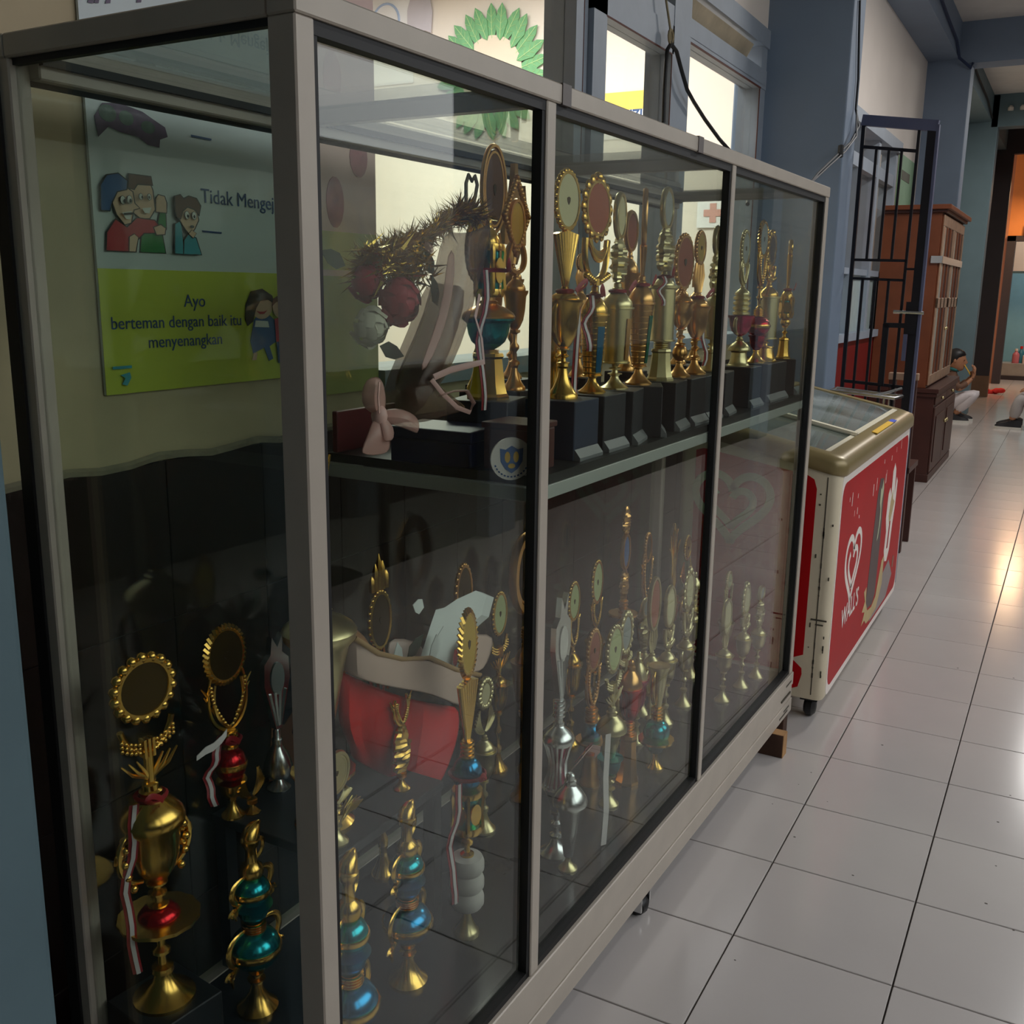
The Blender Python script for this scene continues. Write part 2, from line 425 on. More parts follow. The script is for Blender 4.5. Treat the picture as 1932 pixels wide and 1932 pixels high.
# near wall with the dado of maroon tiles
wl = struct('wall_left', MB().box(-0.98, XW, -6.6, -2.131, 0, 3.54), BEIGE)
struct('wall_left.001', MB().box(-0.98, XW - 0.004, -2.131, 0.80, 0, 1.16), BEIGE)
struct('wall_left.002', MB().box(-0.98, XW, -2.131, 0.80, 2.50, 3.54), WHITEW)
ddb = MB().box(XW - 0.003, XW + 0.001, -3.28, 0.78, 0.0, 1.083).build('dado_grout', DADOG, wl, 0)
dt = None
for i in range(18):
    for j in range(4):
        y0 = -3.23 + i * 0.2365; z1 = 1.085 - j * 0.282
        if y0 > 0.6: continue
        if dt is None:
            dt = MB().cbox(0.001, 0.2355, -0.006, 0.006, 0.001, 0.281, 0.001)
            dt.v = [(z_, x_, y_) for (x_, z_, y_) in [(v[0], v[1], v[2]) for v in dt.v]]
            dt = dt.build('wall_tile', DADO, wl, 0); d_ = dt
        else:
            d_ = dt.copy(); COL.objects.link(d_)
        d_.location = (XW + 0.003, y0, z1 - 0.282)
# crumbling plaster edge above the tiles
lip = MB()
pts = [(-0.834, -3.25 + k * 0.06, 1.088 + 0.004 * math.sin(k * 1.7) + random.uniform(-0.003, 0.003)) for k in range(19)]
lip.tube(pts, 0.007, 5)
lip.build('plaster_edge', mat('chipped_plaster', rgb(150, 140, 120), 0.9, var=0.2, vscale=40), wl, 40)
ww = struct('wall_left.003', MB().box(-0.98, XW, 1.02, 2.55, 0, 3.54), WHITEW)
struct('wall_left.004', MB().box(-0.98, XW, 4.42, 5.6, 0, 3.54), WHITEW)
struct('wall_left.005', MB().box(-0.98, XW, 2.55, 4.42, 2.46, 3.54), WHITEW)
struct('wall_left.006', MB().box(-0.98, XW, 2.55, 4.42, 0, 1.08), WHITEW)
struct('trim_1', MB().box(XW, XW + 0.008, 1.02, 5.58, 0, 1.085), REDWALL)
struct('wall_left.007', MB().box(-0.98, XW, 5.78, 11.5, 0, 3.54), CREAM)
nails = MB()
for (y, z) in ((2.0, 2.78), (2.35, 2.72), (1.9, 2.62), (2.3, 2.56)):
    nails.box(XW, XW + 0.012, y, y + 0.03, z, z + 0.005)
nails.build('nail', SCUFF, ww, 0)

# pillars and beams
def pillar(name, x0, x1, y0, y1, m):
    o = struct(name, MB().box(x0, x1, y0, y1, 0, 3.54), m); bevel(o, 0.008); return o
pillar('pillar', -0.98, -0.47, -3.70, -3.30, BLUEP2)
pillar('pillar.001', -0.98, -0.475, 0.78, 1.02, BLUEP)
pillar('pillar.002', -0.98, -0.50, 5.56, 5.80, BLUEP)
pillar('pillar.003', -0.98, -0.53, 9.0, 9.24, BLUEP2)
struct('beam', MB().box(-0.98, -0.60, 1.02, 5.56, 3.26, 3.56), BLUEP)
struct('beam.001', MB().box(-0.98, -0.60, 5.80, 9.0, 3.26, 3.56), BLUEP2)
struct('beam.002', MB().box(-0.98, -0.60, 9.24, 11.5, 3.26, 3.56), BLUEP2)
struct('beam.003', MB().box(-0.98, -0.60, -3.3, 0.78, 3.26, 3.56), BLUEP)
struct('beam.004', MB().box(-0.60, 2.0, 5.55, 5.80, 3.22, 3.56), BLUEP)
struct('beam.005', MB().box(-0.60, 2.0, 9.0, 9.24, 3.20, 3.56), BLUEP2)
struct('beam.006', MB().box(-0.60, 2.0, 0.78, 1.02, 3.22, 3.56), BLUEP)
struct('beam.007', MB().box(-0.60, 2.0, -3.70, -3.30, 3.22, 3.56), BLUEP)
struct('ceiling', MB().box(-0.98, 2.3, -6.6, 11.5, 3.54, 3.66), CEIL)
struct('wall_light_stop', MB().box(-0.98, 2.8, -6.7, -6.6, 0, 3.66), DARKW)  # unseen wall added against light leaks; dark to keep end-pane reflections low
# open side of the corridor: low wall, pillars, eaves beam, yard, unseen light-blocking walls
wr = struct('wall_right', MB().box(2.1, 2.22, -6.6, 11.5, 0, 1.0), DARKW)
struct('wall_right.001', MB().box(2.1, 2.22, -6.6, -4.3, 1.0, 3.2), BLUEP2)  # unseen wall added to block side light at the near end
struct('wall_right.002', MB().box(2.1, 2.22, 1.05, 11.5, 1.0, 3.3), BEAMG)  # unseen wall added to cut sky light down the corridor; grey limits its reflection
struct('trim_2', MB().box(2.085, 2.10, -6.6, 11.5, 0, 0.98), DADO)
for k, y in enumerate((-3.5, 0.9, 5.68, 9.12)):
    struct('pillar.%03d' % (k + 4), MB().box(2.0, 2.25, y - 0.14, y + 0.14, 0, 3.54), BLUEP)
struct('beam.008', MB().box(2.0, 2.25, -6.6, 11.5, 3.1, 3.56), BLUEP)
struct('ground', MB().box(2.22, 30, -30, 40, -0.3, -0.05), mat('yard_concrete', rgb(128, 126, 120), 0.9, var=0.15))
struct('wall_sky_screen', MB().box(9.0, 9.3, -30, 40, -0.05, 3.4), mat('sky_screen_wall', rgb(176, 172, 164), 0.9, var=0.2, vscale=2))  # added unseen wall; height and tone set for sky light and pane reflections

# far end: dark partition, second floor strip, orange wall with a doorway, pale blue washroom
struct('wall_end', MB().box(-0.98, -0.50, 11.5, 11.62, 0.29, 3.56), DARKW)
struct('wall_end.001', MB().box(-0.98, -0.495, 11.49, 11.63, 0, 0.29), mat('brown_skirting_tile', rgb(112, 84, 60), 0.5, var=0.15))
struct('wall_end.002', MB().box(-0.50, 2.8, 11.5, 11.62, 3.2, 3.56), DARKW)
struct('wall_end.003', MB().box(-1.6, -0.62, 14.02, 14.12, 0, 3.56), TANP)
struct('wall_end.004', MB().box(-0.62, 2.8, 14.02, 14.12, 2.28, 3.56), ORANGE)
d1 = bpy.data.objects.new('door_1', None); COL.objects.link(d1); d1['kind'] = 'structure'
MB().box(-0.62, -0.50, 13.96, 14.16, 0, 2.28).build('jamb', DARKW, d1, 0)
MB().box(-0.62, 1.6, 13.96, 14.16, 2.20, 2.28).build('head', DARKW, d1, 0)
struct('wall_far', MB().box(-1.6, 2.8, 15.5, 15.6, 0, 3.56), SKYW)
struct('wall_far.001', MB().box(-1.6, 2.8, 15.48, 15.5, 1.78, 2.4), CREAM)
struct('trim_3', MB().box(-1.2, 2.8, 14.95, 15.48, 0.06, 0.27), STEPM)
struct('trim_4', MB().box(-1.2, 2.8, 14.93, 15.48, 0, 0.07), DARKW)
struct('wall_side', MB().box(-1.7, -1.6, 11.6, 15.6, 0, 3.56), ORANGE)
struct('wall_side.001', MB().box(2.7, 2.8, 11.5, 15.6, 0, 3.56), ORANGE)
struct('ceiling.001', MB().box(-1.7, 2.8, 11.5, 15.6, 3.56, 3.66), CEIL)
struct('floor.001', MB().box(-1.7, -0.96, 11.62, 15.4, -0.1, -0.001), TILE)

# classroom behind the window
struct('wall_inner', MB().box(-6.0, -0.98, 2.2, 2.3, 0, 3.6), WHITEW)
struct('wall_inner.001', MB().box(-6.1, -6.0, -4.0, 2.3, 0, 3.6), CREAM)
struct('wall_inner.002', MB().box(-6.0, -0.98, -4.0, -3.9, 0, 3.6), CREAM)
struct('ceiling.002', MB().box(-6.1, -0.98, -4.0, 7.6, 3.5, 3.62), CEIL)
struct('floor.002', MB().box(-6.1, -0.98, -4.0, 7.6, -0.1, 0), mat('classroom_floor', rgb(180, 172, 160), 0.4))
struct('wall_inner.003', MB().box(-4.4, -4.3, 2.3, 7.5, 0, 3.6), CREAM)
struct('wall_inner.004', MB().box(-4.4, -0.98, 7.5, 7.6, 0, 3.6), CREAM)

# ---- window 1 (three lights, timber frame)
w1 = bpy.data.objects.new('window_1', None); COL.objects.link(w1); w1['kind'] = 'structure'
def wpart(name, x0, x1, y0, y1, z0, z1, m=FRAMEP, par=w1):
    o = MB().box(x0, x1, y0, y1, z0, z1).build(name, m, par, 0); return o
wpart('frame_post', -0.935, -0.832, -1.18, -1.13, 1.20, 2.50)
wpart('frame_post', -0.915, -0.845, -1.128, -1.075, 1.20, 2.50)
wpart('sash_stile', -0.900, -0.828, -1.07, -0.975, 1.20, 2.27)
wpart('sash_stile', -0.900, -0.828, -0.42, -0.405, 1.20, 2.27)
wpart('frame_post', -0.935, -0.830, -0.403, -0.233, 1.20, 2.50)
wpart('sash_head', -0.900, -0.828, -1.07, -0.405, 2.18, 2.27)
wpart('rail', -0.935, -0.832, -1.07, 0.78, 2.27, 2.335)
wpart('sash_head', -0.90, -0.832, -0.233, 0.78, 2.255, 2.272)
wpart('frame_post', -0.935, -0.835, 0.70, 0.78, 1.20, 2.50)
wpart('head', -0.95, -0.825, -1.13, 0.80, 2.425, 2.50)
wpart('sill', -0.98, -0.815, -2.14, 0.80, 1.155, 1.20)
wpart('jamb', -0.98, -0.842, -2.16, -2.131, 1.16, 2.50, BEIGE)
for (y0, y1, z0, z1) in ((-2.131, -1.18, 1.20, 2.50), (-0.975, -0.42, 1.20, 2.18), (-0.233, 0.70, 1.20, 2.255)):
    wpart('pane', -0.872, -0.868, y0, y1, z0, z1, WGLASS)
for k in range(2):
    lv = MB(); y0, y1 = (-1.06, -0.42) if k == 0 else (-0.22, 0.60)
    lv.prism([(y0, 0), (y1, 0), (y1, 0.10), (y0, 0.10)], (-0.90, 0, 2.33), (0, 1, 0), (0.5, 0, 0.86), (0.86, 0, -0.5), 0.006)
    lv.build('vent_louvre', mat('cream_louvre%d' % k, rgb(196, 180, 152), 0.5, var=0.2, vscale=10), w1, 0)
# red-brown putty lines
pl_ = MB()
pl_.box(-0.834, -0.831, -1.131, -1.127, 1.2, 2.5).box(-0.830, -0.8275, -0.4205, -0.417, 1.2, 2.18).box(-0.830, -0.8275, -0.98, -0.42, 2.176, 2.181).box(-0.836, -0.8310, -0.233, 0.70, 2.251, 2.257).box(-0.838, -0.8345, 0.695, 0.701, 1.2, 2.25)
pl_.build('putty_line', mat('red_brown_putty', rgb(92, 50, 40), 0.7), w1, 0)

# ---- window 2 in the next bay
w2 = bpy.data.objects.new('window_2', None); COL.objects.link(w2); w2['kind'] = 'structure'
def w2part(name, *a, m=FRAMEP): return wpart(name, *a, m, w2)
for y in (2.55, 2.98, 3.62, 4.34): w2part('frame_post', -0.93, -0.825, y, y + 0.08, 1.08, 2.46)
w2part('rail', -0.93, -0.828, 2.55, 4.42, 2.16, 2.24)
w2part('head', -0.94, -0.80, 2.52, 4.45, 2.40, 2.48)
w2part('sill', -0.95, -0.80, 2.50, 4.45, 1.07, 1.12)
w2part('rail', -0.92, -0.835, 2.55, 4.42, 1.50, 1.54)
w2part('frosted_pane', -0.88, -0.874, 2.55, 4.42, 1.12, 1.50, m=mat('frosted_glass', rgb(176, 190, 188), 0.3, var=0.1, vscale=18))
w2part('pane', -0.88, -0.876, 2.55, 4.42, 1.54, 2.16, m=WGLASS)

# ---- wall prints and poster in the classroom (seen through the window)
wreath = thing('leaf_wreath', 'ring of green paper leaves on the classroom wall', 'wreath', (-3.06, 2.19, 2.76))
MB().prism(ell(0, 0, 0.23, 0.23, 28), (0, -0.012, 0), (1, 0, 0), (0, 0, 1), (0, 1, 0), 0.010).build('card', CREAM, wreath, 0)
leafpoly = [(0, -0.11), (0.022, -0.085), (0.034, -0.04), (0.048, 0.0), (0.036, 0.035), (0.03, 0.07), (0, 0.115), (-0.03, 0.07), (-0.036, 0.035), (-0.048, 0.0), (-0.034, -0.04), (-0.022, -0.085)]
leaf0 = None
for k in range(26):
    a = k / 26 * 2 * PI
    if leaf0 is None:
        leaf0 = MB().prism(leafpoly, (0, 0, 0), (1, 0, 0), (0, 0, 1), (0, -1, 0), 0.006).build('leaf', LEAFP, wreath, 0); l_ = leaf0
        v_ = MB().box(-0.002, 0.002, -0.009, -0.006, -0.10, 0.10)
        for s in (-1, 1):
            for zz in (-0.05, -0.01, 0.03):
                v_.tube([(0, -0.0075, zz), (s * 0.03, -0.0075, zz + 0.03)], 0.0015, 4)
        vein0 = v_.build('vein', LEAFV, leaf0, 0)
    else:
        l_ = leaf0.copy(); COL.objects.link(l_)
        v_ = vein0.copy(); COL.objects.link(v_); v_.parent = l_
    l_.parent = wreath
    l_.location = (0.31 * math.sin(a), -0.004 - 0.008 * (k % 2), 0.31 * math.cos(a))
    l_.rotation_euler = (0, a + random.uniform(-0.22, 0.22), 0)
yb = MB().prism([(-2.50, 2.47), (-1.91, 2.47), (-1.91, 2.575), (-2.50, 2.575)], (0, 2.195, 0), (1, 0, 0), (0, 0, 1), (0, -1, 0), 0.006)
ybo = tag(yb.build('wall_banner', PYEL, None, 0), 'yellow strip of a notice on the classroom wall', 'notice')
nt_ = MB().prism([(-2.50, 2.30), (-1.91, 2.30), (-1.91, 2.469), (-2.50, 2.469)], (0, 2.195, 0), (1, 0, 0), (0, 0, 1), (0, -1, 0), 0.004).build('notice_sheet', PAPER, ybo, 0)
text('GIZI', 0.075, (-2.13, 2.190, 2.415), (1, 0, 0), (0, 0, 1), (0, -1, 0), NAVY, ybo, bold=0.002)
rc = thing('red_cross_sign', 'faint red cross sign on white wall inside the classroom', 'sign', (-1.505, 2.19, 1.842))
MB().box(-0.10, 0.10, -0.004, 0.0, -0.085, 0.085).build('board', PAPER, rc, 0)
MB().prism([(-.02, -.056), (.02, -.056), (.02, -.02), (.058, -.02), (.058, .02), (.02, .02), (.02, .056), (-.02, .056), (-.02, .02), (-.058, .02), (-.058, -.02), (-.02, -.02)], (0, -0.005, 0), (1, 0, 0), (0, 0, 1), (0, -1, 0), 0.003).build('cross', mat('faded_red', rgb(214, 160, 150), 0.6), rc, 0)
ps = thing('wall_poster', 'white poster with blue ring on classroom wall beside the leaf wreath', 'poster', (-3.90, 2.19, 3.10))
MB().box(-0.25, 0.22, -0.006, 0, -0.35, 0.3).build('sheet', PAPER, ps, 0)
MB().tube([(x, -0.008, z) for x, z in ell(0, 0.06, 0.11, 0.11, 28)], 0.008, 5, closed=True).build('ring', mat('pale_blue_ink', rgb(170, 190, 226), 0.6), ps, 40)
tp = MB().prism([(0, 0), (0.14, 0.02), (0.19, 0.0), (0.20, 0.13), (0.185, 0.2), (0.20, 0.34), (0.19, 0.46), (0.03, 0.46), (0.04, 0.27), (0.0, 0.16)], (-3.72, 2.185, 3.05), (1, 0, 0), (0, 0, 1), (0, -1, 0), 0.006)
tag(tp.build('torn_paper', LILAC, None, 0), 'torn lilac paper strip stuck on the classroom wall', 'paper')
cu_ = MB()
for k in range(9):
    cu_.tube([(-1.02 + 0.02 * math.sin(k * 2.1), 3.05 + k * 0.05, 1.1), (-1.02 + 0.02 * math.cos(k * 1.3), 3.05 + k * 0.05, 2.3)], 0.03, 6)
tag(cu_.build('curtain', mat('peach_fabric', rgb(226, 150, 112), 0.8), None, 60), 'peach curtain behind the window beyond the iron gate', 'curtain')
gp = thing('wall_poster', 'pale green poster on the wall above the tall wooden cupboard', 'poster', (XW + 0.004, 4.95, 2.15))
MB().box(0, 0.006, -0.42, 0.40, -0.36, 0.28).build('sheet', mat('pale_green_print', rgb(150, 186, 148), 0.6, var=0.08), gp, 0)
g_ = MB().box(0.006, 0.008, -0.26, 0.14, 0.10, 0.17)
for k in range(9): g_.box(0.006, 0.008, -0.20 + 0.06 * (k % 3), -0.165 + 0.06 * (k % 3), -0.33 + 0.05 * (k // 3), -0.305 + 0.05 * (k // 3))
g_.build('print', mat('poster_brown_ink', rgb(96, 92, 70), 0.6), gp, 0)['kind'] = 'stuff'

# ---- banner on the near wall, behind the cabinet
ban = thing('wall_banner', 'tall school banner with cartoon children on the wall behind the glass cabinet', 'banner', (0, 0, 0))
XB = -0.832
MB().box(XB - 0.005, XB, -2.868, -2.372, 1.205, 2.20).build('sheet', BANW, ban, 0)
MB().box(XB, XB + 0.0008, -2.868, -2.372, 1.205, 1.402).build('lime_band', BANG, ban, 0)
def bp(u, v): return (-2.850 + (u - 205) * 0.00118, 1.425 + (480 - v) * 0.00079)
def bq(u, v): return (-2.557 + (u - 455) * 0.0015, 1.401 - (v - 515) * 0.00098)
LAY = [0]
def pr(name, poly, m, f=bp, dz=0.0):
    LAY[0] += 1
    for pg in (poly if isinstance(poly[0][0], (list, tuple)) else [poly]):
        q = [f(*p) for p in pg]; q = [(a, b + dz) for a, b in q]
        ar = sum(q[i][0] * q[(i + 1) % len(q)][1] - q[(i + 1) % len(q)][0] * q[i][1] for i in range(len(q)))
        if ar < 0: q = q[::-1]
        MB().prism(q, (XB + 0.0002 + 0.00025 * LAY[0], 0, 0), t=0.0004).build('print', m, ban, 0)
def prO(poly, m, f=bp, dz=0.0, w=2.2):
    for pg in (poly if isinstance(poly[0][0], (list, tuple)) else [poly]):
        n = len(pg); ar = sum(pg[i][0] * pg[(i + 1) % n][1] - pg[(i + 1) % n][0] * pg[i][1] for i in range(n)); sg = 1 if ar > 0 else -1
        big = []
        for i in range(n):
            (ax, ay), (bx_, by_), (cx_, cy_) = pg[i - 1], pg[i], pg[(i + 1) % n]
            nx, ny = 0.0, 0.0
            for (px_, py_, qx, qy) in ((ax, ay, bx_, by_), (bx_, by_, cx_, cy_)):
                l = math.hypot(qx - px_, qy - py_) or 1; nx += (qy - py_) / l * sg; ny += -(qx - px_) / l * sg
            l = math.hypot(nx, ny) or 1
            big.append((bx_ + nx / l * w, by_ + ny / l * w))
        pr('o', big, PBLK, f, dz); pr('o', pg, m, f, dz)
def cartoon(dz):
    LAY[0] = 2
    prO([(262, 474), (266, 440), (278, 420), (300, 420), (306, 474)], PGRN, dz=dz)
    prO([(296, 412), (300, 392), (310, 392), (309, 425), (298, 428)], PGRN, dz=dz)
    prO([(293, 392), (294, 366), (299, 358), (309, 360), (312, 372), (311, 392)], PSKIN, dz=dz)
    prO([(254, 398), (250, 345), (256, 338), (284, 336), (288, 350), (290, 388), (280, 406), (266, 408)], PSKIN, dz=dz)
    prO([(247, 350), (249, 324), (286, 324), (288, 340), (262, 341), (256, 352)], PHAIR, dz=dz)
    prO([(204, 474), (207, 440), (222, 414), (240, 428), (258, 408), (288, 410), (296, 422), (290, 434), (268, 436), (256, 450), (252, 474)], PRED, dz=dz)
    prO([(286, 424), (298, 418), (306, 424), (304, 436), (290, 438)], PSKIN, dz=dz)
    prO([(224, 404), (218, 380), (224, 356), (240, 350), (252, 358), (254, 380), (262, 388), (252, 392), (246, 418), (236, 422)], PSKIN, dz=dz)
    prO([(199, 398), (201, 352), (212, 332), (230, 326), (244, 338), (242, 354), (226, 360), (217, 380), (212, 398)], PBLUE, dz=dz)
    prO([(240, 474), (242, 446), (250, 440), (256, 446), (250, 474)], PSKIN, dz=dz, w=1.4)
    prO([[(320, 474), (323, 414), (334, 406), (336, 474)], [(336, 474), (338, 446), (346, 434), (360, 440), (369, 474)]], PTEAL, dz=dz)
    prO([(330, 400), (334, 372), (350, 364), (362, 376), (366, 402), (358, 420), (350, 434), (342, 424), (336, 414)], PSKIN, dz=dz)
    prO([(324, 388), (324, 358), (334, 354), (340, 361), (350, 355), (364, 358), (371, 372), (368, 392), (360, 380), (346, 376), (336, 386), (332, 402), (326, 400)], PHAIR, dz=dz)
    prO([(346, 432), (352, 424), (360, 430), (354, 440)], PSKIN, dz=dz, w=1.2)
    pr('o', [(230, 400), (246, 396), (243, 412), (236, 412)], PWHITE, dz=dz)
    pr('o', [(264, 388), (280, 385), (276, 397), (268, 397)], PWHITE, dz=dz)
    prO([ell(232, 376, 4, 8, 8), ell(243, 374, 4, 8, 8), ell(262, 366, 3, 6, 8), ell(276, 365, 3, 6, 8), ell(342, 394, 4, 8, 8), ell(355, 394, 4, 8, 8)], PWHITE, dz=dz, w=1.0)
    pr('o', [ell(233, 378, 1.8, 4, 8), ell(243, 376, 1.8, 4, 8), ell(263, 367, 1.5, 3, 8), ell(275, 366, 1.5, 3, 8), ell(343, 396, 1.8, 3.5, 8), ell(355, 396, 1.8, 3.5, 8), [(230, 401), (246, 398), (244, 403), (231, 405)], ell(350, 417, 4, 3, 8)], PBLK, dz=dz)
cartoon(0.0)
LAY[0] = 4
pr('o', [[(205, 262), (201, 225), (215, 198), (240, 192), (262, 196), (280, 200), (300, 212), (318, 222), (322, 240), (308, 248), (306, 264), (286, 262), (270, 250), (240, 246), (222, 240)]], PPURP, dz=0.0)
pr('o', [ell(222, 215, 14, 16), ell(252, 218, 12, 14), ell(288, 228, 12, 12)], mat('print_dull_green', rgb(74, 96, 84), 0.4, var=0.3, vscale=80))
LAY[0] = 4
pr('o', [[(196, 22), (200, 8), (206, 8), (205, 22)], [(206, 20), (212, 4), (216, 6), (213, 20)], [(224, 18), (228, 4), (234, 4), (232, 16)], [(276, 6), (279, -6), (286, -6), (284, 4)]], PPURP, (lambda u, v: (-2.853 + (u - 195) * 0.00115, 1.787 - (v - 20) * 0.0008 + (u - 195) * 0.0001)))
LAY[0] = 4
for (u, v) in ((377, 424), (365, 229)):
    pr('o', [(u, v - 2), (u + 40, v - 1), (u + 39, v + 3), (u + 1, v + 2)], NAVY)
# lettering, running along the wall
BU, BV, BN = (0, 1, 0), (0, 0, 1), (1, 0, 0)
text('Tidak Mengejek', 0.034, (XB + 0.0012, -2.645, 1.517), BU, BV, BN, NAVY, ban, bold=0.0)
text('Ayo', 0.030, (XB + 0.002, -2.672, 1.342), BU, BV, BN, NAVY, ban, align='CENTER', bold=0.0)
text('berteman dengan baik itu', 0.0285, (XB + 0.002, -2.852, 1.308), BU, BV, BN, NAVY, ban, bold=0.0)
text('menyenangkan', 0.0285, (XB + 0.002, -2.695, 1.276), BU, BV, BN, NAVY, ban, align='CENTER', bold=0.0)
# girl and boy on the lime band
LAY[0] = 6
pr('o', [(466, 640), (474, 600), (484, 590), (500, 590), (512, 604), (512, 644), (500, 652), (506, 676), (498, 680), (490, 654), (478, 660), (470, 664)], PBLUE, bq)
pr('o', ell(488, 574, 20, 26), PSKIN, bq)
pr('o', [(458, 600), (460, 572), (470, 548), (490, 543), (508, 556), (512, 572), (500, 564), (486, 566), (478, 580), (472, 604), (462, 612)], PBLK, bq)
pr('o', [(478, 584), (484, 590), (492, 590), (498, 583), (492, 586), (484, 586)], PRED, bq)
pr('o', [(476, 602), (498, 604), (500, 616), (474, 614)], PWHITE, bq)
pr('o', [(510, 600), (526, 596), (528, 644), (512, 644)], PRED, bq)
pr('o', [(512, 644), (527, 644), (526, 684), (520, 688), (514, 684)], NAVY, bq)
pr('o', ell(519, 578, 12, 20), PSKIN, bq)
pr('o', [(506, 576), (508, 562), (520, 554), (528, 558), (528, 568), (514, 568)], PHAIR, bq)
pr('o', [(470, 662), (476, 662), (474, 676), (466, 676)], PSKIN, bq)
pr('o', [[(204, 690), (236, 690), (236, 695), (204, 695)], [(216, 706), (232, 702), (234, 712), (226, 726), (218, 722), (224, 712)]], PTEAL, bp if False else (lambda u, v: (-2.856 + (u - 204) * 0.00118, 1.250 - (v - 690) * 0.0009)))
# narrower banner next to it
b2 = thing('wall_banner', 'narrow pink and lime banner with a rose print between school banner and window', 'banner', (0, 0, 0))
MB().box(XB - 0.006, XB, -2.362, -2.142, 1.16, 2.20).build('sheet', PPINK, b2, 0)
MB().box(XB, XB + 0.0008, -2.362, -2.142, 1.16, 1.488).build('sage_band', PSAGE, b2, 0)
MB().prism(ell(-2.28, 1.545, 0.028, 0.05, 18), (XB, 0, 0), t=0.001).prism(ell(-2.20, 1.64, 0.03, 0.04, 14), (XB, 0, 0), t=0.001).build('rose_print', PROSE, b2, 0)
MB().prism([(-2.34, 1.40), (-2.16, 1.40), (-2.16, 1.412), (-2.34, 1.412)], (XB + 0.0008, 0, 0), t=0.0005).build('print_line', PPINK, b2, 0)

# ================================================================== GLASS DISPLAY CABINET
D, L = 0.4965, 2.2432
ZB, ZR, ZT = 0.0735, 0.205, 1.6745
cab = thing('display_cabinet', 'long aluminium and glass display cabinet full of trophies against the wall', 'cabinet', (CX, CY, 0), TH)
def cpart(name, x0, x1, y0, y1, z0, z1, m=ALU, bev=0.002, par=None):
    o = MB().box(x0, x1, y0, y1, z0, z1).build(name, m, par or cab, 0)
    if bev: bevel(o, bev, 1)
    return o
PW, PD = 0.030, 0.0375
for (x0, x1) in ((-PD, 0), (-D, -D + PD)):
    for (y0, y1) in ((-L, -L + PW), (-PW, 0)):
        cpart('corner_post', x0, x1, y0, y1, ZR, ZT - 0.028)
cpart('top_rail', -PD, 0.002, -L - 0.001, 0.001, ZT - 0.028, ZT)
cpart('top_rail', -D, -D + 0.03, -L, 0, ZT - 0.028, ZT)
cpart('top_rail', -D + 0.03, -PD, -L, -L + 0.03, ZT - 0.028, ZT)
cpart('top_rail', -D + 0.03, -PD, -0.03, 0, ZT - 0.028, ZT)
cpart('inner_rail', -D + 0.03, -D + 0.055, -L + PW, -PW, ZT - 0.05, ZT - 0.03)
for y, w in ((-1.695, 0.028), (-0.853, 0.022)):
    cpart('mullion', -0.022, 0.0, y - w / 2, y + w / 2, ZR, ZT - 0.028)
    cpart('cross_brace', -D + 0.03, -PD, y - 0.012, y + 0.012, ZT - 0.035, ZT - 0.006)
    cpart('gasket', -0.020, -0.004, y - w / 2 - 0.009, y - w / 2, ZR, ZT - 0.03, GASK, 0)
# base plinth with two long grooves, running round the cabinet
cpart('base_rail', -0.030, 0.004, -L - 0.003, 0.003, 0.163, ZR)
cpart('base_rail', -0.030, 0.001, -L - 0.003, 0.003, 0.118, 0.163)
cpart('base_rail', -0.030, 0.004, -L - 0.003, 0.003, ZB, 0.118)
cpart('base_rail', -D, -D + 0.03, -L, 0, ZB, ZR)
cpart('base_rail', -D + 0.03, -0.030, -L, -L + 0.03, ZB, ZR)
cpart('base_rail', -D + 0.03, -0.030, -0.03, 0, ZB, ZR)
cpart('floor_board', -D + 0.03, -0.030, -L + 0.03, -0.03, ZR - 0.02, ZR - 0.001, CABFL, 0)
# dark seams on the top rail and black gaskets
for y in (-1.655, -1.078):
    cpart('joint_strip', -PD, 0.0035, y - 0.014, y + 0.014, ZT - 0.029, ZT + 0.0012, mat('grey_tape%d' % int(-y * 10), rgb(96, 88, 84), 0.5), 0)
cpart('gasket', -0.020, -0.003, -L + PW, -PW, ZT - 0.043, ZT - 0.028, GASK, 0)
cpart('gasket', -0.024, -0.004, -L + PW, -PW, ZR, ZR + 0.012, GASK, 0)
cpart('gasket', -D + PD, -PD, -L + 0.006, -L + 0.016, ZT - 0.036, ZT - 0.028, GASK, 0)
cpart('gasket', -D + 0.055, -D + 0.063, -L + PW, -PW, ZT - 0.034, ZT - 0.024, GASK, 0)
cpart('gasket', -D + 0.030, -D + 0.036, -L + PW, -PW, ZT - 0.056, ZT - 0.050, GASK, 0)
cpart('gasket', -D - 0.006, -D + 0.018, -L - 0.004, -L + 0.012, ZB, ZT - 0.03, GASK, 0)
cpart('gasket', -0.020, -0.004, -L + PW, -L + PW + 0.008, ZR, ZT - 0.04, GASK, 0)
cpart('gasket', -0.020, -0.004, -PW - 0.008, -PW, ZR, ZT - 0.04, GASK, 0)
# panes
GX = -0.014
for (y0, y1) in ((-L + PW, -1.709), (-1.681, -0.864), (-0.842, -PW)):
    cpart('front_pane', GX - 0.004, GX, y0, y1, ZR, ZT - 0.03, GLASS, 0)
cpart('end_pane', -D + PD, -PD, -L + 0.010, -L + 0.014, ZR, ZT - 0.028, GLASS, 0)
cpart('end_pane', -D + PD, -PD, -0.014, -0.010, ZR, ZT - 0.028, GLASS, 0)
cpart('back_pane', -D + 0.010, -D + 0.014, -L + PW, -PW, ZR, ZT - 0.03, GLASSB, 0)
cpart('top_pane', -D + 0.03, -PD, -L + 0.03, -0.03, ZT - 0.012, ZT - 0.008, GLASST, 0)
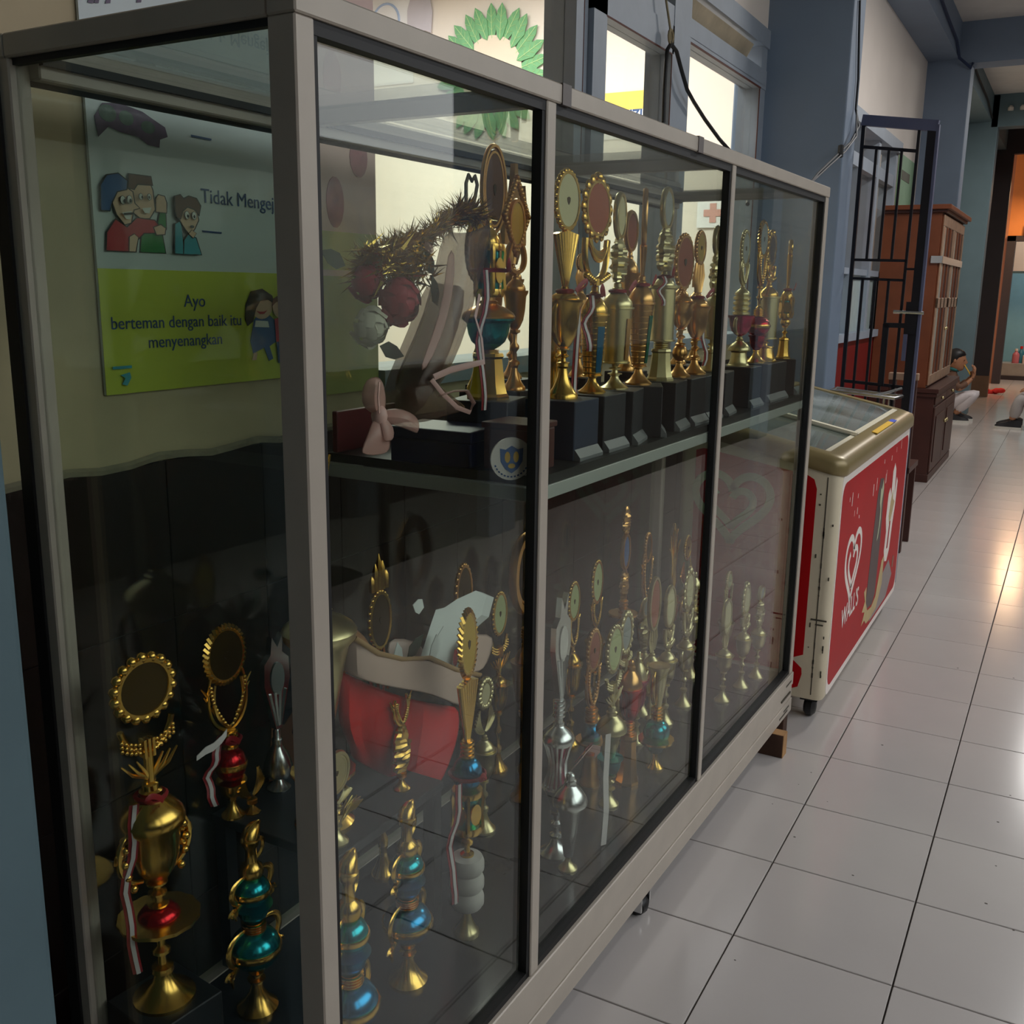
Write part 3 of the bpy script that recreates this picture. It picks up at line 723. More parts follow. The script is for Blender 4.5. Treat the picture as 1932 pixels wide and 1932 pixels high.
# middle shelf, over the two far bays only
cpart('shelf', -D + 0.03, -0.024, -1.665, -0.03, 1.068, 1.084, SHELFM, 0)
cpart('shelf_edge', -0.045, -0.022, -1.680, -0.03, 1.044, 1.067, SHELFE, 0.001)
cpart('shelf_edge', -D + 0.03, -0.045, -1.680, -1.665, 1.044, 1.067, SHELFE, 0.001)
cpart('shelf_edge', -D + 0.015, -D + 0.03, -1.680, -0.03, 1.044, 1.067, SHELFE, 0.001)
mk = MB()
for (y, z, w) in ((-0.05, 0.178, 0.06), (-0.07, 0.140, 0.10), (-0.06, 0.098, 0.06), (-0.09, 0.088, 0.09)):
    mk.box(0.002, 0.0046, y - w / 2, y + w / 2, z, z + 0.006)
mk.build('rust_mark', SCUFF, cab, 0)
sc = MB()
for z in (0.25, 0.30): pass
for (x, y) in ((-0.026, -1.150), (-0.44, -1.15), (-0.44, -0.1)):
    c_ = MB().lathe([(0.004, 0), (0.018, 0.004), (0.022, 0.02), (0.018, 0.036), (0.004, 0.04)], 14)
    c_.v = [(v[0], v[2] - 0.02, v[1] + 0.022) for v in c_.v]
    o = c_.build('caster', BLACKP, cab, 40, (x, y, 0))
    f_ = MB().box(-0.016, 0.016, -0.026, -0.021, 0.018, 0.072).box(-0.016, 0.016, 0.021, 0.026, 0.018, 0.072).box(-0.022, 0.022, -0.027, 0.027, 0.068, 0.0735)
    f_.build('caster_fork', SILV, o, 0)

# wood blocks under the far end
b1 = thing('wood_block', 'brown wood block under the front corner of the cabinet, nearer the camera', 'block', (-0.192, -1.062, 0), -0.02)
bevel(MB().box(-0.070, 0.066, -0.022, 0.022, 0, 0.073).build('block', WOODB, b1, 0), 0.002)
MB().box(0.0655, 0.0675, -0.021, 0.021, 0.001, 0.072).build('end_grain', WOODE, b1, 0)
MB().box(-0.068, 0.066, -0.021, 0.021, 0.0728, 0.0735).build('sawn_top', WOODE, b1, 0)
b2_ = thing('wood_block', 'darker wood block tucked behind the other block, beside the freezer caster', 'block', (-0.225, -0.935, 0), 0.03)
bevel(MB().box(-0.080, 0.068, -0.03, 0.03, 0, 0.073).build('block', WOODB, b2_, 0), 0.002)

# ================================================================== CHEST FREEZER
FY0, FY1 = -0.783, 0.69
fz = thing('chest_freezer', 'red and cream ice cream chest freezer with sloping glass lid', 'freezer', (0, 0, 0))
def zl(x): return 0.886 + (-0.085 - x) * 0.207        # rim top height
body = MB()
def oct_plan(x0, x1, y0, y1, r, n=5):
    p = []
    for cx, cy, a in ((x1 - r, y1 - r, 0), (x0 + r, y1 - r, PI / 2), (x0 + r, y0 + r, PI), (x1 - r, y0 + r, 1.5 * PI)):
        p += [(cx + r * math.cos(a + PI / 2 * i / n), cy + r * math.sin(a + PI / 2 * i / n)) for i in range(n + 1)]
    return p
pl0 = oct_plan(-0.60, -0.078, FY0, FY1, 0.028)
body.rings([[(x * 0.995 - 0.001, y, 0.082) for x, y in oct_plan(-0.598, -0.082, FY0 + 0.004, FY1 - 0.004, 0.025)], [(x, y, 0.090) for x, y in pl0], [(x, y, zl(x) - 0.055) for x, y in pl0]])
body.build('body', FRZ, fz, 50)
# seam strip on the near right corner post
MB().box(-0.118, -0.115, FY0 - 0.0012, FY0 + 0.01, 0.10, 0.82).build('seam', SCUFF, fz, 0)
ch = MB()
for k in range(26):
    z = random.uniform(0.1, 0.8); x = random.choice((-0.1165, -0.1165, -0.09, -0.135))
    ch.box(x - random.uniform(0.001, 0.003), x + random.uniform(0.001, 0.003), FY0 - 0.0018, FY0, z, z + random.uniform(0.003, 0.02))
ch.box(-0.135, -0.085, FY0 - 0.0018, FY0, 0.353, 0.358).box(-0.12, -0.095, FY0 - 0.0018, FY0, 0.338, 0.342)
ch.build('paint_chips', SCUFF, fz, 0)['kind'] = 'stuff'
# lid rim: rounded bar swept round the opening
po = oct_plan(-0.622, -0.062, FY0 - 0.012, FY1 + 0.012, 0.05, 6)
pm = oct_plan(-0.615, -0.068, FY0 - 0.006, FY1 + 0.006, 0.05, 6)
pi_ = oct_plan(-0.555, -0.128, FY0 + 0.055, FY1 - 0.055, 0.012, 6)
ph = oct_plan(-0.585, -0.098, FY0 + 0.022, FY1 - 0.022, 0.035, 6)
rim = MB()
rim.rings([[(x, y, zl(x) - 0.060) for x, y in pm], [(x, y, zl(x) - 0.050) for x, y in po], [(x, y, zl(x) - 0.022) for x, y in po], [(x, y, zl(x) - 0.006) for x, y in pm], [(x, y, zl(x) + 0.001) for x, y in ph], [(x, y, zl(x) - 0.002) for x, y in pi_], [(x, y, zl(x) - 0.03) for x, y in pi_]], cap0=False, cap1=False)
rim.build('lid_rim', FRIM, fz, 60)
def slope_quad(name, x0, x1, y0, y1, dz, t, m, par=fz):
    vs = [(x, y, zl(x) + dz + h) for h in (-t, 0) for y in (y0, y1) for x in (x0, x1)]
    mb = MB(); mb.add(vs, [(0, 2, 3, 1), (4, 5, 7, 6), (0, 1, 5, 4), (2, 6, 7, 3), (0, 4, 6, 2), (1, 3, 7, 5)])
    return mb.build(name, m, par, 0)
ym = -0.27
for (y0, y1, dz) in ((FY0 + 0.055, ym + 0.02, -0.012), (ym - 0.02, FY1 - 0.055, -0.006)):
    lid = slope_quad('glass_lid', -0.55, -0.132, y0, y1, dz, 0.005, FGLASS)
    slope_quad('lid_frame', -0.15, -0.130, y0, y1, dz + 0.004, 0.012, FLINE, lid)
slope_quad('lid_divider', -0.55, -0.130, ym - 0.014, ym + 0.014, 0.004, 0.014, FLINE)
slope_quad('freezer_well', -0.555, -0.128, FY0 + 0.05, FY1 - 0.05, -0.10, 0.004, mat('dark_freezer_well', rgb(72, 74, 78), 0.5))
slope_quad('rim_sticker', -0.100, -0.080, -0.16, 0.20, 0.0045, 0.003, FYEL)
slope_quad('rim_sticker', -0.100, -0.080, 0.20, 0.28, 0.0046, 0.003, FBLU)
# front decal
XF = -0.078
def fp(name, poly, m, lay=0):
    mb = MB()
    for pg in (poly if isinstance(poly[0][0], (list, tuple)) else [poly]):
        ar = sum(pg[i][0] * pg[(i + 1) % len(pg)][1] - pg[(i + 1) % len(pg)][0] * pg[i][1] for i in range(len(pg)))
        mb.prism(pg if ar > 0 else pg[::-1], (XF + 0.0006 * lay, 0, 0), t=0.0009)
    return mb.build(name, m, fz, 0)
fp('white_border', rrect(FY0 + 0.035, FY1 - 0.02, 0.088, 0.822, 0.03), FWHT, 0)
fp('front_decal', rrect(-0.735, 0.655, 0.112, 0.792, 0.05), FREDB, 1)
def stroke(pts, w, x):
    """flat band of width w along 2-D pts (y, z)"""
    mb = MB(); n = len(pts); a = []
    for i, (y, z) in enumerate(pts):
        y0, z0 = pts[max(i - 1, 0)]; y1, z1 = pts[min(i + 1, n - 1)]
        d = math.hypot(y1 - y0, z1 - z0) or 1; ny, nz = -(z1 - z0) / d, (y1 - y0) / d
        ww = w[i] if isinstance(w, list) else w
        a.append([(x, y - ny * ww / 2, z - nz * ww / 2), (x, y + ny * ww / 2, z + nz * ww / 2), (x + 0.0009, y + ny * ww / 2, z + nz * ww / 2), (x + 0.0009, y - ny * ww / 2, z - nz * ww / 2)])
    mb.rings(a); return mb
def heart_spiral(cy, cz, s):
    """outer heart line that curls inward into a second heart"""
    def H(t, k):
        return (cy + k * s * 0.062 * 16 * math.sin(t) ** 3 / 16 * 1.25, cz + k * s * 0.078 * (13 * math.cos(t) - 5 * math.cos(2 * t) - 2 * math.cos(3 * t) - math.cos(4 * t)) / 16)
    pts = []
    n = 64
    for i in range(n + 1):
        t = 0.18 + (2 * PI - 0.10) * i / n
        pts.append(H(t, 1.75))
    inner = []
    for i in range(44):
        t = 0.25 + (2 * PI - 1.35) * i / 43
        inner.append((H(t, 0.98)[0], H(t, 0.98)[1] - 0.010 * s))
    return pts, inner
po_, pi2 = heart_spiral(-0.455, 0.475, 1.0)
hm = stroke(po_, 0.024, XF + 0.0014); hm2 = stroke(pi2, 0.022, XF + 0.0014); hm.add(hm2.v, hm2.f)
hm.build('heart_emblem', FWHT, fz, 0)
text("WALL'S", 0.098, (XF + 0.0024, -0.580, 0.270), (0, 0.995, 0.04), (0, -0.04, 0.995), (1, 0, 0), FWHT, fz, bold=0.0014, width=0.92)
fp('ice_cream_print', [(-0.10, 0.24), (-0.06, 0.20), (0.05, 0.19), (0.10, 0.22), (0.115, 0.42), (0.10, 0.62), (0.07, 0.69), (-0.01, 0.70), (-0.045, 0.64), (-0.075, 0.46)], FDRK, 2)
fp('cream_swirl_print', [(0.02, 0.45), (0.045, 0.46), (0.072, 0.53), (0.06, 0.59), (0.085, 0.65), (0.065, 0.685), (0.035, 0.65), (0.015, 0.66), (0.02, 0.60), (0.045, 0.57), (0.045, 0.51)], FGRN, 3)
fp('flower_print', [[(0.24, 0.36), (0.275, 0.31), (0.33, 0.30), (0.375, 0.34), (0.40, 0.45), (0.43, 0.52), (0.44, 0.62), (0.41, 0.64), (0.385, 0.57), (0.37, 0.68), (0.33, 0.71), (0.295, 0.68), (0.30, 0.58), (0.26, 0.62), (0.225, 0.60), (0.215, 0.50), (0.25, 0.44)]], FWHT, 2)
fp('flower_centre_print', [(0.28, 0.50), (0.31, 0.46), (0.34, 0.48), (0.40, 0.54), (0.35, 0.56), (0.33, 0.60), (0.30, 0.56)], FTAN, 3)
fp('flower_slit_print', [(0.295, 0.36), (0.32, 0.36), (0.335, 0.47), (0.315, 0.47)], FREDB, 4)
fp('splash_print', [(-0.16, 0.29), (-0.115, 0.30), (-0.10, 0.235), (-0.05, 0.19), (0.04, 0.18), (0.12, 0.20), (0.20, 0.33), (0.25, 0.34), (0.26, 0.22), (0.16, 0.145), (0.02, 0.135), (-0.06, 0.14), (-0.10, 0.165), (-0.16, 0.16), (-0.11, 0.20), (-0.17, 0.215), (-0.12, 0.245)], FTAN, 3)
fp('splash_base_print', [(0.02, 0.125), (0.40, 0.125), (0.52, 0.2), (0.40, 0.29), (0.24, 0.26), (0.12, 0.17)], mat('decal_grey', rgb(120, 112, 112), 0.3, var=0.2), 2)
fp('rust_tear', [(0.50, 0.235), (0.535, 0.225), (0.545, 0.27), (0.515, 0.285)], BROWND, 2)
scr = MB()
for k in range(15):
    y = random.uniform(-0.66, 0.6); z = random.uniform(0.56, 0.76)
    scr.box(XF + 0.001, XF + 0.002, y, y + random.uniform(0.003, 0.008), z, z + random.uniform(0.01, 0.05))
scr.build('scratch', FWHT, fz, 0)['kind'] = 'stuff'
# near end decal with large heart emblem
def np_(name, poly, m, lay=0):
    ar = sum(poly[i][0] * poly[(i + 1) % len(poly)][1] - poly[(i + 1) % len(poly)][0] * poly[i][1] for i in range(len(poly)))
    return MB().prism(poly if ar > 0 else poly[::-1], (0, FY0 - 0.0006 * lay, 0), (1, 0, 0), (0, 0, 1), (0, -1, 0), 0.0009).build(name, m, fz, 0)
np_('end_decal', [(-0.545, 0.13), (-0.52, 0.106), (-0.19, 0.106), (-0.160, 0.12), (-0.150, 0.165), (-0.152, 0.185), (-0.188, 0.215), (-0.150, 0.232), (-0.148, 0.78), (-0.158, 0.81), (-0.18, 0.822), (-0.52, 0.878), (-0.545, 0.87)], FRED, 1)
eo, ei = heart_spiral(0, 0, 0.92)
em = stroke([(a, b) for a, b in eo], 0.026, 0); e2 = stroke(ei, 0.024, 0); em.add(e2.v, e2.f)
em.v = [(-0.415 + v[1], FY0 - 0.0018 - v[0], 0.705 + v[2]) for v in em.v]
em.build('end_heart_emblem', FGRN, fz, 0)
for (x, y) in ((-0.13, FY0 + 0.07), (-0.13, FY1 - 0.07), (-0.54, FY0 + 0.07), (-0.54, FY1 - 0.07)):
    c_ = MB().lathe([(0.004, 0), (0.022, 0.003), (0.032, 0.012), (0.032, 0.030), (0.022, 0.039), (0.004, 0.042)], 16)
    c_.v = [(v[2] - 0.02, v[1], v[0] + 0.034) for v in c_.v]
    o = c_.build('caster', BLACKP, fz, 40, (x, y, 0))
    MB().box(-0.028, 0.028, -0.03, 0.03, 0.062, 0.084).build('caster_plate', BLACKP, o, 0)

# ================================================================== IRON GATE (open leaf hung on the pillar)
gt = thing('iron_gate', 'black iron bar gate standing open beside the blue pillar', 'gate', (-0.455, 1.045, 0), -0.02)
def gbar(name, x0, z0, x1, z1, w, m=IRON, t=0.006, y=0.0, par=gt):
    mb = MB(); dx, dz = x1 - x0, z1 - z0; l = math.hypot(dx, dz); ux, uz = dx / l, dz / l
    vs = []
    for yy in (y - t, y + t):
        for s, q in ((0, -1), (0, 1), (1, 1), (1, -1)):
            vs.append((x0 + dx * s - uz * w / 2 * q, yy, z0 + dz * s + ux * w / 2 * q))
    mb.add(vs, [(0, 1, 2, 3), (7, 6, 5, 4), (0, 4, 5, 1), (1, 5, 6, 2), (2, 6, 7, 3), (3, 7, 4, 0)])
    return mb.build(name, m, par, 0)
gbar('top_rail', 0.0, 2.145, 0.325, 2.10, 0.046, IRONL, 0.016)
gbar('outer_post', 0.302, 0.02, 0.302, 2.085, 0.036, IRON, 0.014)
gbar('outer_post_edge', 0.326, 0.02, 0.326, 2.105, 0.012, IRONL, 0.016)
gbar('hinge_post', 0.008, 0.02, 0.008, 2.13, 0.016, IRON, 0.008)
gbar('inner_post', 0.236, 0.06, 0.248, 2.09, 0.012)
gbar('cross_rail', 0.012, 2.03, 0.244, 2.0, 0.014)
gbar('cross_rail', 0.008, 1.532, 0.245, 1.527, 0.012)
gbar('cross_rail', 0.008, 1.448, 0.242, 1.440, 0.012)
gbar('cross_rail', 0.008, 0.972, 0.30, 0.956, 0.014)
gbar('cross_rail', 0.008, 0.10, 0.30, 0.10, 0.014)
gbar('short_rail', 0.244, 1.490, 0.30, 1.490, 0.010)
for x in (0.070, 0.125, 0.180): gbar('bar', x, 1.532, x + 0.002, 2.015, 0.011)
for x in (0.060, 0.118, 0.176): gbar('bar', x, 0.972, x + 0.001, 1.446, 0.011)
for x in (0.060, 0.118, 0.176, 0.236): gbar('bar', x, 0.10, x + 0.001, 0.965, 0.011)
gbar('bracket', 0.185, 0.96, 0.185, 1.245, 0.026, IRON, 0.008, -0.014)
gbar('bracket', 0.176, 1.238, 0.275, 1.238, 0.022, IRON, 0.008, -0.014)
gbar('lock_plate', 0.292, 1.20, 0.292, 1.345, 0.052, IRON, 0.012, -0.012)
MB().tube([(0.215, -0.03, 1.300), (0.345, -0.03, 1.296)], 0.008, 8).build('bolt', SILV, gt, 40)
MB().box(0.268, 0.284, -0.034, -0.018, 1.08, 1.20).build('hasp', IRONL, gt, 0)

# ================================================================== TALL WOODEN CUPBOARD
cu = thing('wooden_cupboard', 'tall brown two-part cupboard with glazed upper doors beyond the gate', 'cupboard', (0, 0, 0))
Y0, Y1 = 4.07, 5.50
def wp(name, x0, x1, y0, y1, z0, z1, m=TEAK, par=None, bev=0.003):
    o = MB().box(x0, x1, y0, y1, z0, z1).build(name, m, par or cu, 0)
    if bev: bevel(o, bev, 1)
    return o
wp('lower_carcass', -0.83, -0.362, Y0, Y1, 0.0, 0.668, TEAKD)
wp('counter_ledge', -0.835, -0.335, Y0 - 0.02, Y1 + 0.02, 0.668, 0.70, TEAKD)
wp('counter_moulding', -0.835, -0.345, Y0 - 0.012, Y1 + 0.012, 0.640, 0.668, TEAKD)
wp('upper_carcass', -0.83, -0.432, Y0 + 0.01, Y1 - 0.01, 0.70, 1.95, TEAK)
wp('cornice', -0.835, -0.40, Y0 - 0.01, Y1 + 0.01, 1.95, 1.972, TEAKD)
wp('cornice', -0.835, -0.375, Y0 - 0.03, Y1 + 0.03, 1.972, 2.005, TEAK)
ymid = (Y0 + Y1) / 2
for (a, b) in ((Y0 + 0.02, ymid - 0.004), (ymid + 0.004, Y1 - 0.02)):
    dr = wp('upper_door', -0.432, -0.424, a, b, 0.72, 1.94, TEAK)
    for z in (0.72, 1.28, 1.86):
        wp('door_rail', -0.424, -0.414, a, b, z, z + 0.075, TEAKL, dr)
    n = 3
    for k in range(n + 1):
        y = a + (b - a - 0.055) * k / n
        wp('door_stile', -0.424, -0.414, y, y + 0.055, 0.795, 1.86, TEAKL if k in (0, n) else TEAK, dr)
    for k in range(n):
        y = a + (b - a - 0.055) * k / n + 0.055
        for (z0, z1) in ((0.795, 1.28), (1.355, 1.86)):
            wp('pane', -0.424, -0.421, y, y + (b - a - 0.055) / n - 0.055, z0, z1, PANE if k == 0 else TEAKD, dr, 0)
    ld = wp('lower_door', -0.362, -0.350, a, b, 0.07, 0.56, TEAKD)
    wp('door_panel', -0.350, -0.344, a + 0.09, b - 0.09, 0.14, 0.49, TEAKD, ld)
    MB().sphere((-0.338, (b - 0.05) if a < ymid - 0.4 else (a + 0.05), 0.40), 0.014, 8, 6).build('knob', GOLDP, ld, 40)
    dw = wp('drawer', -0.362, -0.352, a, b, 0.58, 0.635, TEAKD)
    MB().sphere((-0.342, (a + b) / 2, 0.607), 0.012, 8, 6).build('knob', GOLDP, dw, 40)
    MB().sphere((-0.408, (b - 0.03) if a < ymid - 0.4 else (a + 0.03), 1.12), 0.012, 8, 6).build('door_knob', GOLDP, dr, 40)
wp('plinth', -0.83, -0.352, Y0 - 0.004, Y1, 0.0, 0.06, TEAKD)
hb = MB().box(-0.412, -0.404, Y0 + 0.03, Y1 - 0.05, 1.60, 1.65).box(-0.48, -0.404, Y0 - 0.004, Y0 + 0.006, 1.60, 1.65)
hb.build('locking_bar', SILV, cu, 0)

# ---- chair and steel stand between freezer and cupboard
chr_ = thing('wooden_chair', 'dark wooden chair behind the far end of the freezer', 'chair', (-0.27, 1.75, 0))
for x in (-0.052, 0.052):
    bevel(MB().box(x - 0.018, x + 0.018, -0.02, 0.02, 0, 0.955).build('back_post', TEAKD, chr_, 0), 0.003)
    MB().box(x - 0.016, x + 0.016, 0.28, 0.31, 0, 0.44).build('leg', TEAKD, chr_, 0)
bevel(MB().box(-0.075, 0.075, -0.024, 0.024, 0.935, 0.972).build('top_rail', TEAKL, chr_, 0), 0.004)
MB().box(-0.036, 0.036, -0.01, 0.01, 0.84, 0.86).build('back_slat', TEAKD, chr_, 0)
MB().box(-0.036, 0.036, -0.01, 0.01, 0.66, 0.70).build('back_slat', TEAKD, chr_, 0)
MB().box(-0.075, 0.075, -0.02, 0.32, 0.44, 0.47).build('seat', TEAKD, chr_, 0)
sd = thing('steel_stand', 'chrome wire stand close behind the freezer lid', 'stand', (-0.31, 0.86, 0))
for (x, y) in ((-0.10, -0.06), (0.10, -0.06), (-0.10, 0.08), (0.10, 0.08)):
    MB().tube([(x, y, 0), (x * 0.96, y, 0.93)], 0.006, 6).build('leg', SILV, sd, 40)
MB().tube([(-0.14, -0.06, 0.945), (0.14, -0.06, 0.925), (0.16, 0.02, 0.93), (0.13, 0.08, 0.925), (-0.14, 0.08, 0.945)], 0.007, 6, closed=True).build('top_ring', SILV, sd, 40)
MB().tube([(0.04, -0.06, 0.93), (0.10, 0.0, 0.945), (0.15, 0.05, 0.962)], 0.006, 6).build('hook', SILV, sd, 40)

# ================================================================== CABLES
hc = thing('hanging_cable', 'black cable hanging in a loop from twine in front of the window', 'cable', (0, 0, 0))
MB().tube([(-0.80, -0.548, 1.935), (-0.80, -0.552, 2.04), (-0.80, -0.548, 2.12), (-0.80, -0.542, 2.165), (-0.80, -0.512, 2.190), (-0.80, -0.455, 2.178), (-0.80, -0.40, 2.13), (-0.80, -0.33, 2.075), (-0.80, -0.25, 2.045), (-0.80, -0.12, 2.005), (-0.79, 0.03, 1.955), (-0.76, 0.13, 1.905), (-0.66, 0.02, 1.78), (-0.56, -0.32, 1.681)], 0.0075, 6).build('cable', CABLE, hc, 60)
MB().tube([(-0.80, -0.513, 2.20), (-0.802, -0.52, 2.24), (-0.806, -0.56, 2.32), (-0.808, -0.62, 2.42)], 0.004, 5).tube([(-0.80, -0.513 + 0.02 * math.cos(a), 2.212 + 0.022 * math.sin(a)) for a in [k * PI / 5 for k in range(10)]], 0.005, 5, closed=True).build('twine', TWINE, hc, 60)
pc = thing('wall_cable', 'thin black cable running down the blue pillar and onto the cabinet top', 'cable', (0, 0, 0))
MB().tube([(-0.468, 0.84, 2.60), (-0.466, 0.87, 2.47), (-0.466, 0.93, 2.30), (-0.466, 0.93, 2.175), (-0.445, 0.92, 2.10), (-0.45, 0.80, 2.02), (-0.46, 0.55, 1.93), (-0.42, 0.10, 1.82), (-0.34, -0.40, 1.72), (-0.25, -0.86, 1.679)], 0.005, 5).build('cable', CABLE, pc, 60)
MB().tube([(-0.46, 0.92, 2.17), (-0.44, 0.86, 2.05), (-0.45, 0.70, 1.97), (-0.44, 0.35, 1.87), (-0.38, -0.2, 1.75), (-0.26, -0.85, 1.680)], 0.004, 5).build('second_strand', CABLE, pc, 60)
MB().lathe([(0.003, 0), (0.012, 0.004), (0.012, 0.05), (0.003, 0.054)], 8).build('joint', CABLE, pc, 40, (-0.452, 0.62, 1.935))
bc = MB().tube([(-0.592, 3.2, 3.45), (-0.592, 3.9, 3.40), (-0.592, 4.6, 3.36), (-0.590, 5.2, 3.33), (-0.588, 5.45, 3.25), (-0.50, 5.535, 3.18), (-0.49, 5.54, 3.22)], 0.012, 5)
tag(bc.build('beam_cable', mat('blue_cable', rgb(40, 54, 84), 0.5), None, 60), 'blue cable drooping along the ceiling beam above the wall', 'cable')
bc = MB().tube([(-0.592, 6.2, 3.42), (-0.592, 7.2, 3.38), (-0.592, 8.2, 3.36), (-0.590, 8.9, 3.28)], 0.010, 5)
tag(bc.build('beam_cable', CABLE, None, 60), 'black cable along the farther ceiling beam', 'cable')

# ================================================================== FAR END THINGS
def bottle(name, label, x, y, z, h, r, m, cap):
    t = thing(name, label, 'bottle', (x, y, z), 0, 'bottles on the far step')
    MB().lathe([(r, 0), (r, 0.55 * h), (r * 0.9, 0.66 * h), (r * 0.4, 0.78 * h), (r * 0.36, 0.85 * h)], 12).build('body', m, t, 40)
    MB().lathe([(r * 0.45, 0.85 * h), (r * 0.45, h)], 10).build('cap', cap, t, 40)
bottle('plastic_bottle', 'pink bottle with white cap on the far grey step', -0.36, 15.12, 0.27, 0.24, 0.055, mat('pink_plastic', rgb(190, 110, 120), 0.4), FWHT)
bottle('plastic_bottle', 'teal bottle with red cap on the far grey step', -0.29, 15.2, 0.27, 0.28, 0.05, mat('teal_plastic', rgb(50, 120, 140), 0.4), CLR)
bottle('plastic_bottle', 'white squat bottle on the far grey step', -0.20, 15.14, 0.27, 0.20, 0.06, FWHT, FWHT)
pf = thing('picture_frame', 'small black framed sign above the far doorway', 'frame', (-0.30, 13.93, 2.285))
MB().box(-0.09, 0.09, 0, 0.03, 0, 0.17).build('frame', BLACKP, pf, 0)
MB().lathe([(0.02, 0.03), (0.026, 0.08), (0.015, 0.1), (0.022, 0.125), (0.004, 0.145)], 10, (0, -0.004, 0), 1, 0.2).build('figure_print', FWHT, pf, 40)
rcl = MB()
for k in range(7):
    rcl.sphere((0.05 * k - 0.14, 0.03 * math.sin(k * 2.0), 0.035 + 0.02 * math.sin(k * 1.4)), 0.05, 8, 6, (1.2, 1, 0.75))
tag(rcl.build('red_cloth', CLR, None, 60, (-0.52, 12.1, 0.0)), 'crumpled red cloth on the far orange-lit floor', 'cloth')
hk = thing('lamp_hooks', 'white hooks on the far dark green cross beam', 'hooks', (0, 0, 0))
for x in (-0.42, -0.30):
    MB().lathe([(0.03, 0), (0.03, 0.03), (0.012, 0.05)], 10).build('hook', FWHT, hk, 40, (x, 8.975, 3.36))

# ================================================================== PEOPLE
def skin_body(name, joints, edges, m, parent, sub=1):
    me = bpy.data.meshes.new(name)
    keys = list(joints)
    me.from_pydata([joints[k][0] for k in keys], [(keys.index(a), keys.index(b)) for a, b in edges], [])
    ob = bpy.data.objects.new(name, me); COL.objects.link(ob)
    sk = ob.modifiers.new('skin', 'SKIN'); sk.use_smooth_shade = True
    lay = me.skin_vertices[0].data
    for i, k in enumerate(keys):
        r = joints[k][1]; lay[i].radius = r if isinstance(r, tuple) else (r, r)
        lay[i].use_root = (i == 0)
    if sub:
        s = ob.modifiers.new('sub', 'SUBSURF'); s.levels = sub; s.render_levels = sub
    dg = bpy.context.evaluated_depsgraph_get()
    m2 = bpy.data.meshes.new_from_object(ob.evaluated_get(dg))
    bpy.data.objects.remove(ob)
    m2.materials.clear(); m2.materials.append(m)
    m2.polygons.foreach_set('use_smooth', [True] * len(m2.polygons))
    o2 = bpy.data.objects.new(name, m2); COL.objects.link(o2); o2.parent = parent
    return o2
def hand_chain(J, E, wrist, base, dirv, up, side, s=1.0, curl=0.5, pre='a'):
    """palm plus five bent fingers grown from the wrist joint"""
    d, u, w = Vector(dirv).normalized(), Vector(up).normalized(), Vector(side).normalized()
    b = Vector(base); pc_ = b + d * 0.045 * s
    J[pre + 'palm'] = (tuple(pc_), (0.024 * s, 0.013 * s)); E.append((wrist, pre + 'palm'))
    for k, ln in enumerate((0.066, 0.075, 0.070, 0.055)):
        o = pc_ + d * 0.030 * s + w * (k - 1.5) * 0.018 * s
        k1 = o + d * ln * 0.5 * s - u * 0.012 * curl * s
        k2 = k1 + (d * (1 - curl) - u * curl).normalized() * ln * 0.5 * s
        J[pre + 'f%d0' % k] = (tuple(o), 0.0085 * s); J[pre + 'f%d1' % k] = (tuple(k1), 0.008 * s); J[pre + 'f%d2' % k] = (tuple(k2), 0.007 * s)
        E += [(pre + 'palm', pre + 'f%d0' % k), (pre + 'f%d0' % k, pre + 'f%d1' % k), (pre + 'f%d1' % k, pre + 'f%d2' % k)]
    t0 = b + d * 0.022 * s - w * 0.030 * s; t1 = t0 + (d - w * 0.4 - u * 0.5).normalized() * 0.035 * s; t2 = t1 + (d - u * 0.3).normalized() * 0.025 * s
    J[pre + 't0'] = (tuple(t0), 0.010 * s); J[pre + 't1'] = (tuple(t1), 0.009 * s); J[pre + 't2'] = (tuple(t2), 0.0075 * s)
    E += [(wrist, pre + 't0'), (pre + 't0', pre + 't1'), (pre + 't1', pre + 't2')]
def shoe(parent, x, y, z, sx, ang=0.0):
    """canvas shoe, toe towards sx on the x axis"""
    pr_ = [(-0.09, 0.045), (-0.06, 0.055), (0.0, 0.05), (0.07, 0.05), (0.12, 0.045), (0.15, 0.03), (0.165, 0.008)]
    up = MB(); so = MB()
    hts = [0.085, 0.10, 0.095, 0.07, 0.055, 0.042, 0.030]
    up.rings([[(x + sx * a, y - w * 0.9, z + 0.022), (x + sx * a, y - w * 0.6, z + h), (x + sx * a, y, z + h + 0.008), (x + sx * a, y + w * 0.6, z + h), (x + sx * a, y + w * 0.9, z + 0.022)] for (a, w), h in zip(pr_, hts)])
    so.rings([[(x + sx * a * 1.03, y - w, z), (x + sx * a * 1.03, y - w, z + 0.026), (x + sx * a * 1.03, y + w, z + 0.026), (x + sx * a * 1.03, y + w, z)] for a, w in pr_])
    o = up.build('shoe', SHOE, parent, 50); so.build('sole', SOLE, o, 30)
    lc = MB()
    for k in range(3): lc.tube([(x + sx * (0.02 + 0.028 * k), y - 0.025, z + 0.088 - 0.012 * k), (x + sx * (0.03 + 0.028 * k), y + 0.025, z + 0.086 - 0.012 * k)], 0.004, 5)
    lc.build('laces', FWHT, o, 40)
